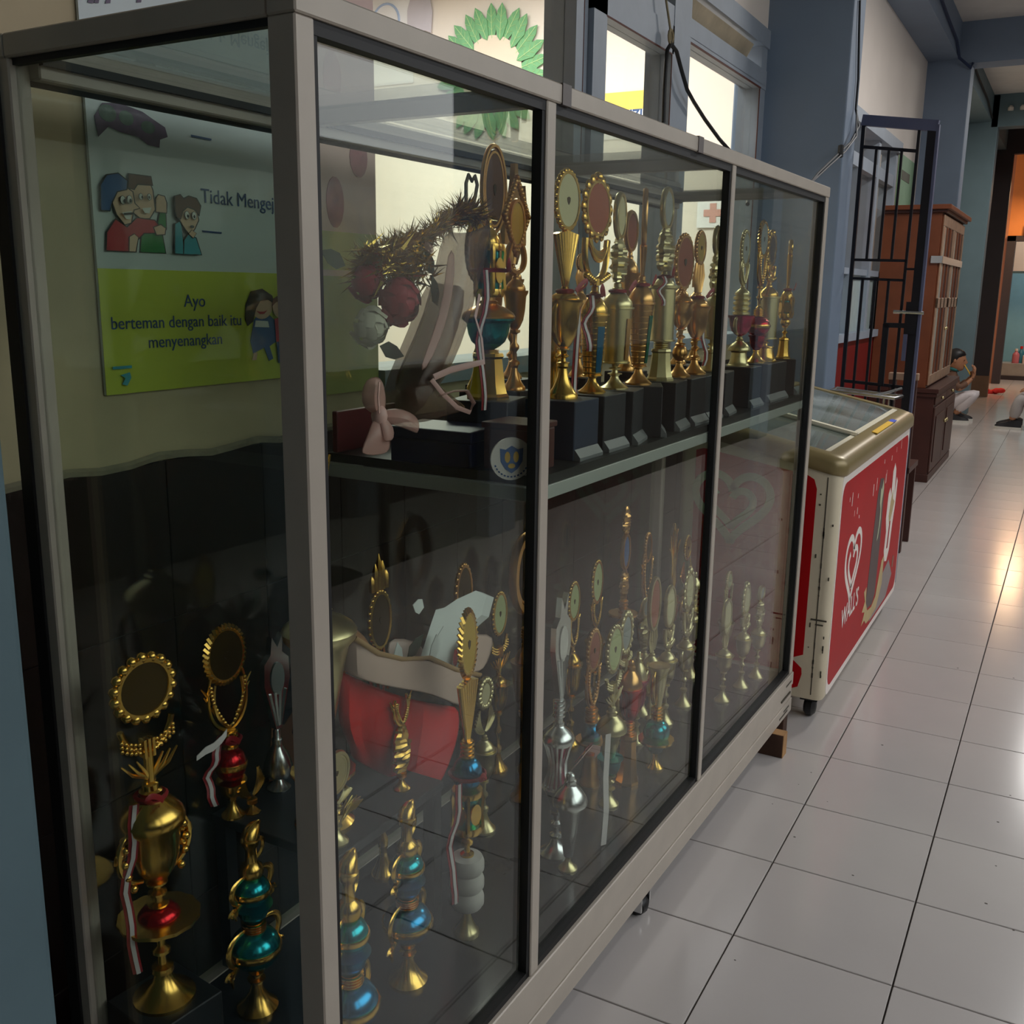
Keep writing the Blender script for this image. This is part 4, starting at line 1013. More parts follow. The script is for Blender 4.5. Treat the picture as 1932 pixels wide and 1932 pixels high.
def head_mesh(name, c, fx, s, m, parent, hair_m):
    """head with brow, nose, mouth, ears, facing fx along x; s = half height"""
    mb = MB(); n = 16; rs = []
    prof = [(-1.0, 0.30, 0.20), (-0.9, 0.52, 0.16), (-0.7, 0.66, 0.08), (-0.45, 0.74, 0.03), (-0.2, 0.80, 0.0), (0.05, 0.83, 0.0), (0.3, 0.84, -0.03), (0.55, 0.80, -0.06), (0.8, 0.60, -0.08), (0.95, 0.33, -0.08), (1.0, 0.05, -0.08)]
    for zz, r, off in prof:
        rg = []
        for j in range(n):
            a = 2 * PI * j / n
            k = 1.0
            if j == 0:
                if -0.35 < zz < -0.1: k = 1.30      # nose
                elif -0.1 <= zz < 0.1: k = 1.08
                elif -0.6 < zz < -0.4: k = 1.10     # lips
            if j in (1, n - 1) and -0.1 < zz < 0.2: k = 0.93
            rg.append((c[0] + fx * s * (r * 0.98 * k * math.cos(a) + off), c[1] + s * r * 0.82 * math.sin(a), c[2] + s * zz))
        rs.append(rg)
    mb.rings(rs)
    for sy in (-1, 1): mb.sphere((c[0] - fx * 0.05 * s, c[1] + sy * 0.70 * s, c[2] - 0.05 * s), 0.2 * s, 8, 6, (0.6, 0.35, 1))
    h = mb.build(name, m, parent, 70)
    ey = MB()
    for sy in (-1, 1): ey.sphere((c[0] + fx * 0.74 * s, c[1] + sy * 0.30 * s, c[2] + 0.02 * s), 0.075 * s, 8, 6, (0.6, 1.3, 0.6))
    ey.build('eyes', PBLK, h, 60)
    MB().sphere((c[0] + fx * 0.76 * s, c[1], c[2] - 0.52 * s), 0.1 * s, 8, 5, (0.5, 2.2, 0.45)).build('lips', mat('lip_' + name, rgb(140, 74, 64), 0.5), h, 60)
    hr = MB(); rs = []
    for zz, r, off in [(-0.45, 0.55, -0.42), (-0.1, 0.78, -0.22), (0.25, 0.88, -0.12), (0.5, 0.90, -0.05), (0.8, 0.72, -0.06), (1.0, 0.42, -0.08), (1.09, 0.06, -0.08)]:
        rs.append([(c[0] + fx * s * (r * (0.98 if math.cos(2 * PI * j / n) < 0.2 or zz > 0.4 else 0.80) * math.cos(2 * PI * j / n) + off), c[1] + s * r * 0.90 * math.sin(2 * PI * j / n), c[2] + s * zz) for j in range(n)])
    hr.rings(rs).build('hair', hair_m, h, 70)
    return h

p1 = thing('person', 'person squatting in white trousers, half hidden by the cupboard, bringing something to the mouth', 'person', (0, 0, 0))
yc = 8.30
J = {'hip': ((-0.74, yc, 0.19), 0.10), 'belly': ((-0.72, yc, 0.32), 0.10), 'chest': ((-0.68, yc, 0.45), 0.105), 'neckb': ((-0.665, yc, 0.545), 0.045), 'neck': ((-0.655, yc, 0.585), 0.038)}
E = [('hip', 'belly'), ('belly', 'chest'), ('chest', 'neckb'), ('neckb', 'neck')]
for s, pre in ((-1, 'l'), (1, 'r')):
    J[pre + 'sh'] = ((-0.67, yc + s * 0.13, 0.50), 0.045); J[pre + 'el'] = ((-0.56 if s < 0 else -0.60, yc + s * 0.17, 0.36), 0.032); J[pre + 'wr'] = ((-0.45 if s < 0 else -0.48, yc + s * 0.10, 0.475), 0.022)
    E += [('chest', pre + 'sh'), (pre + 'sh', pre + 'el'), (pre + 'el', pre + 'wr')]
    hand_chain(J, E, pre + 'wr', J[pre + 'wr'][0], (0.25, -0.1 * s, 0.9), (0.9, 0, -0.2), (0, s, 0), 1.1, 0.55, pre)
    J[pre + 'th'] = ((-0.66, yc + s * 0.09, 0.20), 0.075); J[pre + 'kn'] = ((-0.385, yc + s * 0.12, 0.325), 0.052); J[pre + 'an'] = ((-0.59, yc + s * 0.11, 0.085), 0.036)
    E += [('hip', pre + 'th'), (pre + 'th', pre + 'kn'), (pre + 'kn', pre + 'an')]
skin_body('body', J, E, SKIN, p1)
JT = {'hip': ((-0.74, yc, 0.185), 0.112)}; ET = []
for s, pre in ((-1, 'l'), (1, 'r')):
    JT[pre + 'th'] = ((-0.65, yc + s * 0.09, 0.20), 0.092); JT[pre + 'kn'] = ((-0.380, yc + s * 0.12, 0.330), 0.066); JT[pre + 'sh'] = ((-0.50, yc + s * 0.115, 0.20), 0.062); JT[pre + 'an'] = ((-0.575, yc + s * 0.11, 0.115), 0.052)
    ET += [('hip', pre + 'th'), (pre + 'th', pre + 'kn'), (pre + 'kn', pre + 'sh'), (pre + 'sh', pre + 'an')]
skin_body('trousers', JT, ET, CLW, p1)
JS = {'belly': ((-0.72, yc, 0.30), 0.115), 'chest': ((-0.68, yc, 0.45), 0.120), 'neck': ((-0.665, yc, 0.54), 0.055)}; ES = [('belly', 'chest'), ('chest', 'neck')]
for s, pre in ((-1, 'l'), (1, 'r')):
    JS[pre + 's'] = ((-0.67, yc + s * 0.135, 0.50), 0.056); JS[pre + 'e'] = ((-0.57 if s < 0 else -0.60, yc + s * 0.17, 0.37), 0.045); JS[pre + 'w'] = ((-0.48 if s < 0 else -0.51, yc + s * 0.115, 0.445), 0.034)
    ES += [('chest', pre + 's'), (pre + 's', pre + 'e'), (pre + 'e', pre + 'w')]
skin_body('jacket', JS, ES, CLB, p1)
MB().tube([(-0.655 + 0.05 * math.cos(a), yc + 0.06 * math.sin(a), 0.575 - 0.012 * math.cos(a)) for a in [k * PI / 6 for k in range(12)]], 0.018, 6, closed=True).build('collar', CLT, p1, 60)
hd = head_mesh('head', (-0.635, yc, 0.675), 1, 0.118, SKIN, p1, HAIR)
shoe(p1, -0.60, yc - 0.11, 0, 1); shoe(p1, -0.58, yc + 0.11, 0, 1)
st = MB().tube([(-0.545, yc - 0.02, 0.625), (-0.50, yc - 0.02, 0.56), (-0.475, yc - 0.02, 0.52)], 0.006, 6)
st.build('straw', FYEL, p1, 40)
MB().lathe([(0.022, 0), (0.026, 0.01), (0.028, 0.09), (0.024, 0.10)], 12).build('drink_cup', CLB, p1, 40, (-0.452, yc - 0.01, 0.46))

p2 = thing('person', 'seated person in grey trousers cut off at the photo edge, knee up, black canvas shoe', 'person', (0, 0, 0))
yc = 8.0
J = {'hip': ((0.42, yc, 0.13), 0.11), 'belly': ((0.45, yc, 0.28), 0.105), 'chest': ((0.44, yc, 0.44), 0.11), 'neckb': ((0.42, yc, 0.56), 0.045), 'neck': ((0.41, yc, 0.61), 0.04)}
E = [('hip', 'belly'), ('belly', 'chest'), ('chest', 'neckb'), ('neckb', 'neck')]
JT = {'hip': ((0.42, yc, 0.125), 0.122)}; ET = []
JS = {'belly': ((0.45, yc, 0.26), 0.118), 'chest': ((0.44, yc, 0.45), 0.122), 'neck': ((0.42, yc, 0.555), 0.055)}; ES = [('belly', 'chest'), ('chest', 'neck')]
for s, pre in ((-1, 'l'), (1, 'r')):
    J[pre + 'sh'] = ((0.43, yc + s * 0.14, 0.52), 0.046); J[pre + 'el'] = ((0.33, yc + s * 0.20, 0.36), 0.034); J[pre + 'wr'] = ((0.20, yc + s * 0.13, 0.42), 0.024)
    E += [('chest', pre + 'sh'), (pre + 'sh', pre + 'el'), (pre + 'el', pre + 'wr')]
    hand_chain(J, E, pre + 'wr', J[pre + 'wr'][0], (-0.9, -0.1 * s, 0.05), (0, 0, 1), (0, s, 0), 1.1, 0.5, pre)
    J[pre + 'th'] = ((0.35, yc + s * 0.09, 0.16), 0.08); J[pre + 'kn'] = ((0.07, yc + s * 0.11, 0.36), 0.056); J[pre + 'an'] = ((0.00, yc + s * 0.11, 0.085), 0.038)
    E += [('hip', pre + 'th'), (pre + 'th', pre + 'kn'), (pre + 'kn', pre + 'an')]
    JT[pre + 'th'] = ((0.34, yc + s * 0.09, 0.17), 0.098); JT[pre + 'kn'] = ((0.065, yc + s * 0.11, 0.365), 0.076); JT[pre + 'sn'] = ((0.035, yc + s * 0.11, 0.22), 0.076); JT[pre + 'an'] = ((0.015, yc + s * 0.11, 0.10), 0.062)
    ET += [('hip', pre + 'th'), (pre + 'th', pre + 'kn'), (pre + 'kn', pre + 'sn'), (pre + 'sn', pre + 'an')]
    JS[pre + 's'] = ((0.43, yc + s * 0.145, 0.52), 0.058); JS[pre + 'e'] = ((0.34, yc + s * 0.20, 0.37), 0.046)
    ES += [('chest', pre + 's'), (pre + 's', pre + 'e')]
    shoe(p2, 0.01, yc + s * 0.11, 0, -1)
skin_body('body', J, E, SKIN, p2)
skin_body('trousers', JT, ET, CLG, p2)
skin_body('shirt', JS, ES, CLW, p2)
head_mesh('head', (0.40, yc, 0.70), -1, 0.115, SKIN, p2, HAIR)

# ================================================================== TROPHIES
def prof_foot(r, h): return [(r, 0), (r, .10 * h), (r * .86, .18 * h), (r * .62, .34 * h), (r * .36, .62 * h), (r * .27, .86 * h), (r * .36, .92 * h), (r * .34, h)]
def prof_bell(r, h): return [(r, 0), (r, .06 * h), (r * .9, .12 * h), (r * .80, .3 * h), (r * .72, .6 * h), (r * .66, .88 * h), (r * .74, .93 * h), (r * .70, h)]
def prof_stem(r, h): return [(r, 0), (r, .07 * h), (r * .45, .14 * h), (r * .38, .36 * h), (r * .85, .46 * h), (r * .85, .54 * h), (r * .38, .64 * h), (r * .45, .88 * h), (r, .93 * h), (r, h)]
def prof_ball(r, h): return [(max(.28, math.sin(PI * (.06 + .88 * i / 12))) * r, h * (.5 - .5 * math.cos(PI * i / 12))) for i in range(13)]
def prof_cup(r, h): return [(r * .25, 0), (r * .45, .08 * h), (r * .70, .25 * h), (r * .84, .5 * h), (r * .92, .85 * h), (r * 1.08, .94 * h), (r * 1.10, h), (r * .98, h * .995)]
def prof_cone(r, h): return [(r * .36, 0), (r * .42, .06 * h), (r * .62, .45 * h), (r * .86, .86 * h), (r * 1.06, .94 * h), (r * 1.08, h), (r * .98, .995 * h)]
def prof_lid(r, h): return [(r, 0), (r * 1.02, .08 * h), (r * .94, .24 * h), (r * .70, .45 * h), (r * .40, .60 * h), (r * .34, .66 * h), (r * .36, .76 * h), (r * .26, .80 * h), (r * .26, .94 * h), (r * .15, h)]
def prof_neck(r, h):
    p = []
    for i in range(4):
        z = i / 4 * h
        p += [(r * .78, z), (r, z + .05 * h), (r, z + .16 * h), (r * .74, z + .20 * h)]
    return p + [(r * .78, h)]
def prof_marble(r, h):
    p = [(r * .55, 0)]
    for i in range(3):
        z = i / 3 * h
        p += [(r * .86, z + .01 * h), (r, z + .08 * h), (r * 1.0, z + .22 * h), (r * .88, z + .31 * h)]
    return p + [(r * .5, h)]
def oval_ring(mb, cz, a, b, r, n=26, x=0.0):
    mb.tube([(x, a * math.sin(2 * PI * k / n), cz + b * math.cos(2 * PI * k / n)) for k in range(n)], r, 6, closed=True)
def beads(mb, cz, a, b, r, n, x=0.0):
    for k in range(n):
        t = 2 * PI * k / n
        mb.sphere((x, a * math.sin(t), cz + b * math.cos(t)), r, 6, 4)

def trophy(name, label, lx, ly, z0, ztop, segs, face=0.0, met=GOLD, group=None, tilt=0.0, rs=0.66):
    """stack of segments from the plinth to the topper; fractions of the height left after fixed heights"""
    root = thing(name, label, 'trophy', cw(lx, ly, z0), TH + face, group)
    if tilt: root.rotation_euler[1] = tilt
    H = ztop - z0
    BODY = ('foot', 'bell', 'stem', 'ball', 'cup', 'cone', 'lid', 'neck', 'marble', 'hour', 'lantern', 'handles', 'scroll', 'flange', 'spout')
    sg_ = []
    for s in segs:
        s = list(s)
        if s[0] in BODY: s[2] *= rs
        elif s[0] == 'column': s[2] *= rs; s[3] *= rs
        elif s[0] == 'strip': s[3] = dict(s[3], r0=s[3]['r0'] * rs, r1=s[3]['r1'] * rs)
        sg_.append(s)
    segs = sg_
    fixed = sum(s[1] for s in segs if s[0] == 'plinth')
    tot = sum(s[1] for s in segs if s[0] not in ('plinth', 'handles', 'ribbon', 'band', 'scroll', 'strip', 'flange', 'leafs'))
    k = (H - fixed) / tot
    z = 0.0; last = (0, 0, 0); prev = ''
    for s in segs:
        t = s[0]; kw = s[-1] if isinstance(s[-1], dict) else {}
        if t not in ('plinth', 'handles', 'ribbon', 'band', 'scroll', 'strip', 'flange', 'leafs'): prev = t
        m = kw.get('m', met)
        if t == 'plinth':
            h, w = s[1], s[2]; pm = kw.get('m', BLACKW)
            bevel(MB().box(-w / 2, w / 2, -w / 2 * kw.get('d', 1), w / 2 * kw.get('d', 1), 0, h).build('plinth', pm, root, 0), 0.0015, 1)
            if kw.get('foot', True):
                e = 0.012
                q = w / 2; qd = w / 2 * kw.get('d', 1) - 0.002
                MB().rings([[(-q - e, -qd, 0), (q + e, -qd, 0), (q + e, qd, 0), (-q - e, qd, 0)], [(-q - e, -qd, .006), (q + e, -qd, .006), (q + e, qd, .006), (-q - e, qd, .006)], [(-q, -qd, .020), (q + .001, -qd, .020), (q + .001, qd, .020), (-q, qd, .020)]]).build('plinth_foot', kw.get('fm', PLF), root, 0)
            z += h; continue
        h = s[1] * k
        if t in ('handles', 'ribbon', 'band', 'scroll', 'strip', 'flange', 'leafs'):
            zb, hh, rr = last
            if t == 'handles':
                w = s[2]
                for sg in (-1, 1):
                    hb = MB()
                    hb.tube(bez((0, sg * rr * .55, zb + hh * .10), (0, sg * (rr + w), zb + hh * .15), (0, sg * (rr + w * 1.5), zb + hh * .75), (0, sg * rr * .95, zb + hh * .92), 12), [0.0035 + 0.002 * math.sin(PI * i / 12) for i in range(13)], 6)
                    if kw.get('orn'):
                        for q in range(9):
                            a = q / 8
                            hb.sphere((0.004 * (-1) ** q, sg * (rr * .75 + w * math.sin(PI * (.15 + .7 * a))), zb + hh * (.08 + .86 * a)), 0.007, 6, 4)
                        hb.tube([(0, sg * (rr + w * .5 + .012 * math.cos(b)), zb + hh * .55 + .018 * math.sin(b)) for b in [i * PI / 5 for i in range(9)]], 0.003, 5)
                    hb.build('handle', m, root, 60)
            elif t == 'scroll':
                w = s[2]
                for sg in (-1, 1):
                    hb = MB(); y0 = sg * rr
                    hb.tube(bez((0, sg * rr * .5, zb + hh * 1.12), (0, sg * (rr + w * 1.6), zb + hh * 1.15), (0, sg * (rr + w), zb + hh * .45), (0, sg * rr * .96, zb + hh * .30), 12), [0.003 + 0.004 * math.sin(PI * i / 12) for i in range(13)], 6, 0.6)
                    hb.tube([(0, sg * (rr + w * .8 + .010 * (1 - i / 14) * math.cos(i * .7)), zb + hh * .35 - .014 + .010 * (1 - i / 14) * math.sin(i * .7)) for i in range(12)], 0.0028, 5)
                    hb.tube([(0, sg * rr * .98, zb + hh * .3), (0, sg * (rr + w * .7), zb + hh * .12), (0, sg * (rr + w * .5), zb - hh * .18)], [0.005, 0.004, 0.002], 6)
                    hb.build('scroll_handle', m, root, 60)
            elif t == 'ribbon':
                # bicolour ribbon tied round the neck and hanging down one side
                ln, sg = s[2], s[3] if len(s) > 3 and not isinstance(s[3], dict) else 1
                lid_ = prev in ('lid', 'column')
                zz = zb + hh * (.64 if lid_ else .5); r2 = rr * (.40 if prev == 'lid' else 1.06) + .003
                MB().tube([(r2 * math.cos(a), r2 * math.sin(a), zz) for a in [i * PI / 7 for i in range(14)]], 0.0038, 5, closed=True).build('ribbon_knot', RIBR, root, 60)
                off = r2 + .008
                q0, q3 = Vector((off * .25, sg * off * 1.1, zz)), Vector((off * .35, sg * (off * 1.5 + .008), zz - ln))
                rbp = [q0.lerp(q3, i / 10) + Vector((.006 * math.sin(i * .9), sg * (.010 * math.sin(PI * i / 10) + .003 * math.sin(i * 1.7)), 0)) for i in range(11)]
                MB().strip(rbp, (.35, .94, 0), .014).build('ribbon', RIBR, root, 60)
                MB().strip([(p[0] + .0016, p[1], p[2]) for p in rbp], (.35, .94, 0), .006, .0009).build('ribbon', RIBW, root, 60)
                MB().tube(bez((off, 0, zz), (off + .01, sg * .03, zz + .035), (off + .01, sg * .045, zz + .01), (off, sg * .006, zz), 10), .0045, 5, 0.3).build('ribbon_bow', RIBR, root, 60)
            elif t == 'band':
                MB().lathe([(rr * 1.03, zb + hh * .42), (rr * 1.06, zb + hh * .46), (rr * 1.06, zb + hh * .56), (rr * 1.03, zb + hh * .60)], 22).build('band', m, root, 40)
            elif t == 'strip':
                # coloured vertical strip let into the front of the column
                wv = s[2]; sm = kw.get('c', BLUE); mb = MB()
                r0, r1 = kw['r0'], kw['r1']
                a0 = kw.get('a', -0.55); rg = []
                for i in range(2):
                    zz = zb + hh * (.06 if i == 0 else .80); rad = (r0 + (r1 - r0) * (.06 if i == 0 else .80)) * 1.02 + .0015
                    rg.append([((rad - (0.002 if q in (0, 1) else 0)) * math.cos(a), (rad - (0.002 if q in (0, 1) else 0)) * math.sin(a), zz) for q, a in enumerate((a0 - wv, a0 + wv, a0 + wv, a0 - wv))])
                mb.rings(rg).build('colour_strip', sm, root, 40)
            elif t == 'flange':
                rf = s[2]
                MB().lathe([(rr * .8, zb + hh * s[3] - .004), (rf, zb + hh * s[3]), (rf * 1.01, zb + hh * s[3] + .006), (rr * .8, zb + hh * s[3] + .006)], 28, wob=lambda j, zz: 1 + .035 * (j % 2)).build('flange', m, root, 40)
            elif t == 'leafs':
                mb = MB()
                for sg in (-1, 1):
                    for q in range(5):
                        a = sg * (.5 + .28 * q); zz = zb + hh * .5
                        mb.prism([(0, 0), (.008, .02), (0, .045), (-.008, .02)], (0.004 * q, sg * rr * .9, zz - .02 + .008 * q), (0, math.cos(a), -math.sin(a)), (0, math.sin(a), math.cos(a)), (1, 0, 0), .002)
                mb.build('leaf_spray', m, root, 0)
            continue
        if t in ('foot', 'bell', 'stem', 'ball', 'cup', 'cone', 'lid', 'neck', 'marble'):
            r = s[2]; pr_ = globals()['prof_' + t](r, h)
            n = kw.get('n', 22 if r > .02 else 16)
            nm = {'neck': 'neck_rings', 'marble': 'marble_drum', 'cone': 'cup', 'bell': 'bell_base'}.get(t, t)
            MB().lathe(pr_, n, (0, 0, z)).build(nm, kw.get('m', MARB if t == 'marble' else met), root, 40 if n > 10 else 15)
            if kw.get('ribs'):
                mb = MB()
                for q in range(14):
                    a = 2 * PI * q / 14
                    mb.tube([(pr_[i][0] * 1.0 * math.cos(a), pr_[i][0] * 1.0 * math.sin(a), z + pr_[i][1]) for i in range(1, len(pr_) - 2)], .0022, 4)
                mb.build('ribs', met, root, 60)
            last = (z, h, r)
        elif t == 'column':
            r0, r1 = s[2], s[3]
            MB().lathe([(r0 * 1.15, 0), (r0 * 1.15, .02 * h), (r0, .03 * h), (r1, .96 * h), (r1 * 1.12, .97 * h), (r1 * 1.12, h)], 22, (0, 0, z)).build('column', m, root, 40)
            if kw.get('knurl'):
                mb = MB()
                for q in range(10):
                    zz = z + h * (.06 + .09 * q)
                    rr_ = r0 + (r1 - r0) * (.06 + .09 * q)
                    mb.lathe([(rr_ * .99, zz - .002), (rr_ * 1.035, zz), (rr_ * .99, zz + .002)], 20)
                mb.build('rings', met, root, 40)
            last = (z, h, max(r0, r1))
        elif t == 'hour':     # open hourglass cage of fins around a coloured core
            r = s[2]
            MB().lathe([(r * .75, 0), (r * .3, .5 * h), (r * .8, h)], 18, (0, 0, z)).build('cup_core', kw.get('c', MAGEN), root, 50)
            mb = MB()
            for q in range(16):
                a = 2 * PI * q / 16
                if -1.1 < ((a + PI) % (2 * PI) - PI) < 0.5 and q % 2: continue
                mb.tube([(r * f * math.cos(a), r * f * math.sin(a), z + h * g) for f, g in ((.95, 0), (.62, .3), (.58, .55), (.85, .85), (1.05, 1.0))], .003, 4)
            mb.lathe([(r * 1.0, z + h - .006), (r * 1.08, z + h), (r * 1.0, z + h + .004)], 20).lathe([(r * .95, z - .003), (r * 1.0, z), (r * .95, z + .006)], 20)
            mb.build('fins', met, root, 60); last = (z, h, r)
        elif t == 'lantern':
            r = s[2]
            MB().lathe([(r * .62, 0), (r * .70, .1 * h), (r * .70, .9 * h), (r * .62, h)], 18, (0, 0, z)).build('lantern_core', kw.get('c', TEAL), root, 40)
            mb = MB()
            for q in range(5):
                a = 2 * PI * q / 5 + .3
                mb.tube([(r * f * math.cos(a), r * f * math.sin(a), z + h * g) for f, g in ((.8, 0), (.98, .15), (.9, .5), (.98, .85), (.85, 1.0))], .0045, 5)
                b = a + PI / 5
                mb.prism(ell(0, 0, .012, .26 * h, 12), (r * .80 * math.cos(b), r * .80 * math.sin(b), z + h * .5), (-math.sin(b), math.cos(b), 0), (0, 0, 1), (math.cos(b), math.sin(b), 0), .003)
            mb.lathe([(r * .95, z - .002), (r, z + .004), (r * .95, z + .012)], 20).lathe([(r * .95, z + h - .010), (r, z + h - .004), (r * .95, z + h + .002)], 20)
            mb.build('lantern_cage', met, root, 60); last = (z, h, r)
        elif t == 'oval':
            # framed plaque facing +x; s = ('oval', f, half_width, style, discmat)
            a, b = s[2], h / 2; cz = z + b; style = s[3] if len(s) > 3 else 'bead'; dm = s[4] if len(s) > 4 and not isinstance(s[4], dict) else CREAMD
            mb = MB()
            if style == 'bead':
                oval_ring(mb, cz, a * .86, b * .90, .005); beads(mb, cz, a * .93, b * .95, .0048, 26)
            elif style == 'scallop':
                oval_ring(mb, cz, a * .84, b * .86, .006); beads(mb, cz, a * .93, b * .94, .0085, 18)
            elif style == 'rope':
                oval_ring(mb, cz, a * .80, b * .84, .004)
                for q in range(34):
                    u = 2 * PI * q / 34
                    mb.tube([(0.003, a * .82 * math.sin(u), cz + b * .85 * math.cos(u)), (-0.003, a * .98 * math.sin(u + .12), cz + b * .98 * math.cos(u + .12))], .0035, 4)
            elif style == 'leaf':
                oval_ring(mb, cz, a * .80, b * .86, .005)
                for q in range(16):
                    u = 2 * PI * q / 16
                    mb.sphere((0, a * .92 * math.sin(u), cz + b * .93 * math.cos(u)), .009, 6, 4, (.6, 1, 1.3))
                mb.sphere((0, 0, cz + b * 1.0), .010, 6, 5)
            elif style == 'plain':
                oval_ring(mb, cz, a * .94, b * .96, .006)
            elif style == 'double':
                oval_ring(mb, cz, a * .95, b * .96, .005); oval_ring(mb, cz, a * .78, b * .82, .004)
            ring = mb.build('plaque', m, root, 60)
            if style != 'open':
                dk = MB().prism(ell(0, cz, a * .84, b * .88, 24), (-.003, 0, 0), t=.006)
                dk.build('plaque_disc', dm, ring, 0)
                if style in ('bead', 'rope', 'double'): MB().prism([(0, cz - b * .14), (a * .10, cz - b * .04), (a * .12, cz + b * .08), (0, cz + b * .12), (-a * .12, cz + b * .08), (-a * .10, cz - b * .04)], (.003, 0, 0), t=.0010).build('crest', DARKD, ring, 0)
            last = (z, h, a)
        elif t == 'arms':     # two curved arms meeting below, carrying the plaque
            w = s[2]; mb = MB()
            for sg in (-1, 1):
                mb.tube(bez((0, 0, z), (0, sg * w * .9, z + h * .1), (0, sg * w * 1.25, z + h * .6), (0, sg * w * .85, z + h * 1.25), 14), [.0045 - .0015 * i / 14 for i in range(15)], 6)
                mb.tube(bez((.004, 0, z + h * .08), (.004, sg * w * .6, z + h * .2), (.004, sg * w * .95, z + h * .6), (.004, sg * w * .70, z + h * 1.1), 14), .003, 5)
                for q in range(12):
                    f = q / 11
                    mb.sphere((.004, sg * w * (.15 + .75 * math.sin(f * 1.6)), z + h * (.12 + .95 * f)), .0038, 5, 4)
                for q in range(4):
                    f = .3 + .2 * q
                    mb.tube([(0, sg * w * 1.05 * math.sin(f * 1.5), z + h * f), (0, sg * (w * 1.05 * math.sin(f * 1.5) + .012), z + h * f + .016)], [.003, .001], 4)
            mb.build('plaque_arms', m, root, 60)
        elif t == 'bow':      # beaded bow and crossed sprays under the plaque
            w = s[2]; mb = MB()
            mb.tube(bez((0, -w, z + h * .95), (0, -w * .7, z + h * .35), (0, w * .7, z + h * .35), (0, w, z + h * .95), 14), .005, 6)
            for r_ in range(3):
                for q in range(13):
                    u = -1 + q / 6
                    mb.sphere((.003, w * u, z + h * (.50 + .07 * r_) + .014 * u * u), .0036, 5, 4)
            for q in range(3): mb.box(-.006, .008, -.010 + .007 * q, -.006 + .007 * q, z + h * .42, z + h * .72)
            for sg in (-1, 1):
                for q in range(3):
                    mb.tube([(0, -sg * .004 * q, z), (.004, sg * (.010 + .010 * q), z + h * .22), (.004, sg * (.022 + .012 * q), z + h * .42)], [.0035, .003, .0015], 5)
            mb.tube([(0, 0, z), (0, 0, z + h * .5)], .007, 6)
            mb.build('bow_ornament', m, root, 60)
        elif t == 'fan':      # fluted wedge narrowing downwards
            w = s[2]; mb = MB(); n = 7
            for q in range(n):
                u = -1 + 2 * q / (n - 1)
                mb.tube([(0, u * w * .12, z), (0, u * w * .55, z + h * .5), (0, u * w * .9, z + h * (1.02 - .06 * abs(u)))], [.004, .006, .0075], 6)
            mb.prism([(-w * .12, 0), (w * .12, 0), (w * .9, h * .96), (-w * .9, h * .96)], (-.004, 0, z), t=.004)
            mb.build('fan', m, root, 60)
        elif t == 'drape':    # hanging swags with an open U frame below
            w = s[2]; mb = MB()
            for q in range(3):
                mb.tube(bez((.004, -w * (.95 - .1 * q), z + h * .98), (.006, -w * .5, z + h * (.60 - .10 * q)), (.006, w * .5, z + h * (.60 - .10 * q)), (.004, w * (.95 - .1 * q), z + h * .98), 12), .005, 6)
            for sg in (-1, 1):
                mb.tube(bez((0, sg * w, z + h), (0, sg * w * 1.15, z + h * .5), (0, sg * w * .8, z + h * .15), (0, 0, z + h * .10), 12), .0065, 6)
                for q in range(5): mb.sphere((.004, sg * w * (.3 + .17 * q), z + h * (.10 + .03 * q)), .0075, 6, 4)
            mb.tube([(0, 0, z), (0, 0, z + h * .15)], .010, 8)
            mb.build('swag_frame', m, root, 60)
        elif t == 'carved':   # lumpy carved shaft
            w = s[2]; n = 22; rs = []
            for i in range(n + 1):
                f = i / n; env = w * (.35 + .75 * math.sin(PI * min(1, .12 + .86 * f)) ** .8)
                rs.append([(env * .55 * (1 + .30 * random.uniform(-1, 1)) * math.cos(2 * PI * j / 10), env * (1 + .30 * random.uniform(-1, 1)) * math.sin(2 * PI * j / 10), z + h * f) for j in range(10)])
            MB().rings(rs).build('carved_shaft', m, root, 25)
        elif t == 'bars':
            w = s[2]; mb = MB()
            for q in (-1, -.35, .35, 1):
                mb.tube([(0, q * w * .5, z), (0, q * w, z + h * .6), (0, q * w * .8, z + h * 1.05)], [.004, .005, .003], 5)
            mb.build('bars', m, root, 60)
        elif t == 'spire':    # organ-pipe spires
            w = s[2]; mb = MB()
            for q, g in ((-1, .45), (-.5, .75), (0, 1), (.5, .78), (1, .5)):
                mb.tube([(0, q * w, z), (0, q * w, z + h * g * .75), (0, q * w, z + h * g)], [.006, .006, .0008], 6)
            mb.build('spires', m, root, 40)
        elif t == 'castle':
            w = s[2]
            mb = MB().prism([(-w, 0), (w, 0), (w, .55 * h), (w * .86, .75 * h), (w * .72, .5 * h), (w * .42, .55 * h), (w * .2, .8 * h), (w * .12, h), (-w * .12, h), (-w * .2, .8 * h), (-w * .42, .55 * h), (-w * .72, .5 * h), (-w * .86, .75 * h), (-w, .55 * h)], (-.006, 0, z), t=.012)
            mb.build('crown_plate', m, root, 0)
        elif t == 'diamond':  # rope square on its corner holding a disc
            w = s[2]; mb = MB(); c = z + h * .60
            cs = [(0, c + h * .4), (w, c), (0, c - h * .4), (-w, c)]
            for q in range(4):
                a, b = cs[q], cs[(q + 1) % 4]
                for i in range(11):
                    f = i / 10; mb.sphere((0, a[0] + (b[0] - a[0]) * f, a[1] + (b[1] - a[1]) * f), .0065, 6, 4)
            oval_ring(mb, c - h * .08, w * .58, h * .24, .005)
            for sg in (-1, 1): mb.tube(bez((0, 0, z), (0, sg * w * .9, z + h * .02), (0, sg * w * .8, z + h * .2), (0, sg * w * .45, z + h * .30), 10), .006, 6)
            fr = mb.build('diamond_frame', m, root, 60)
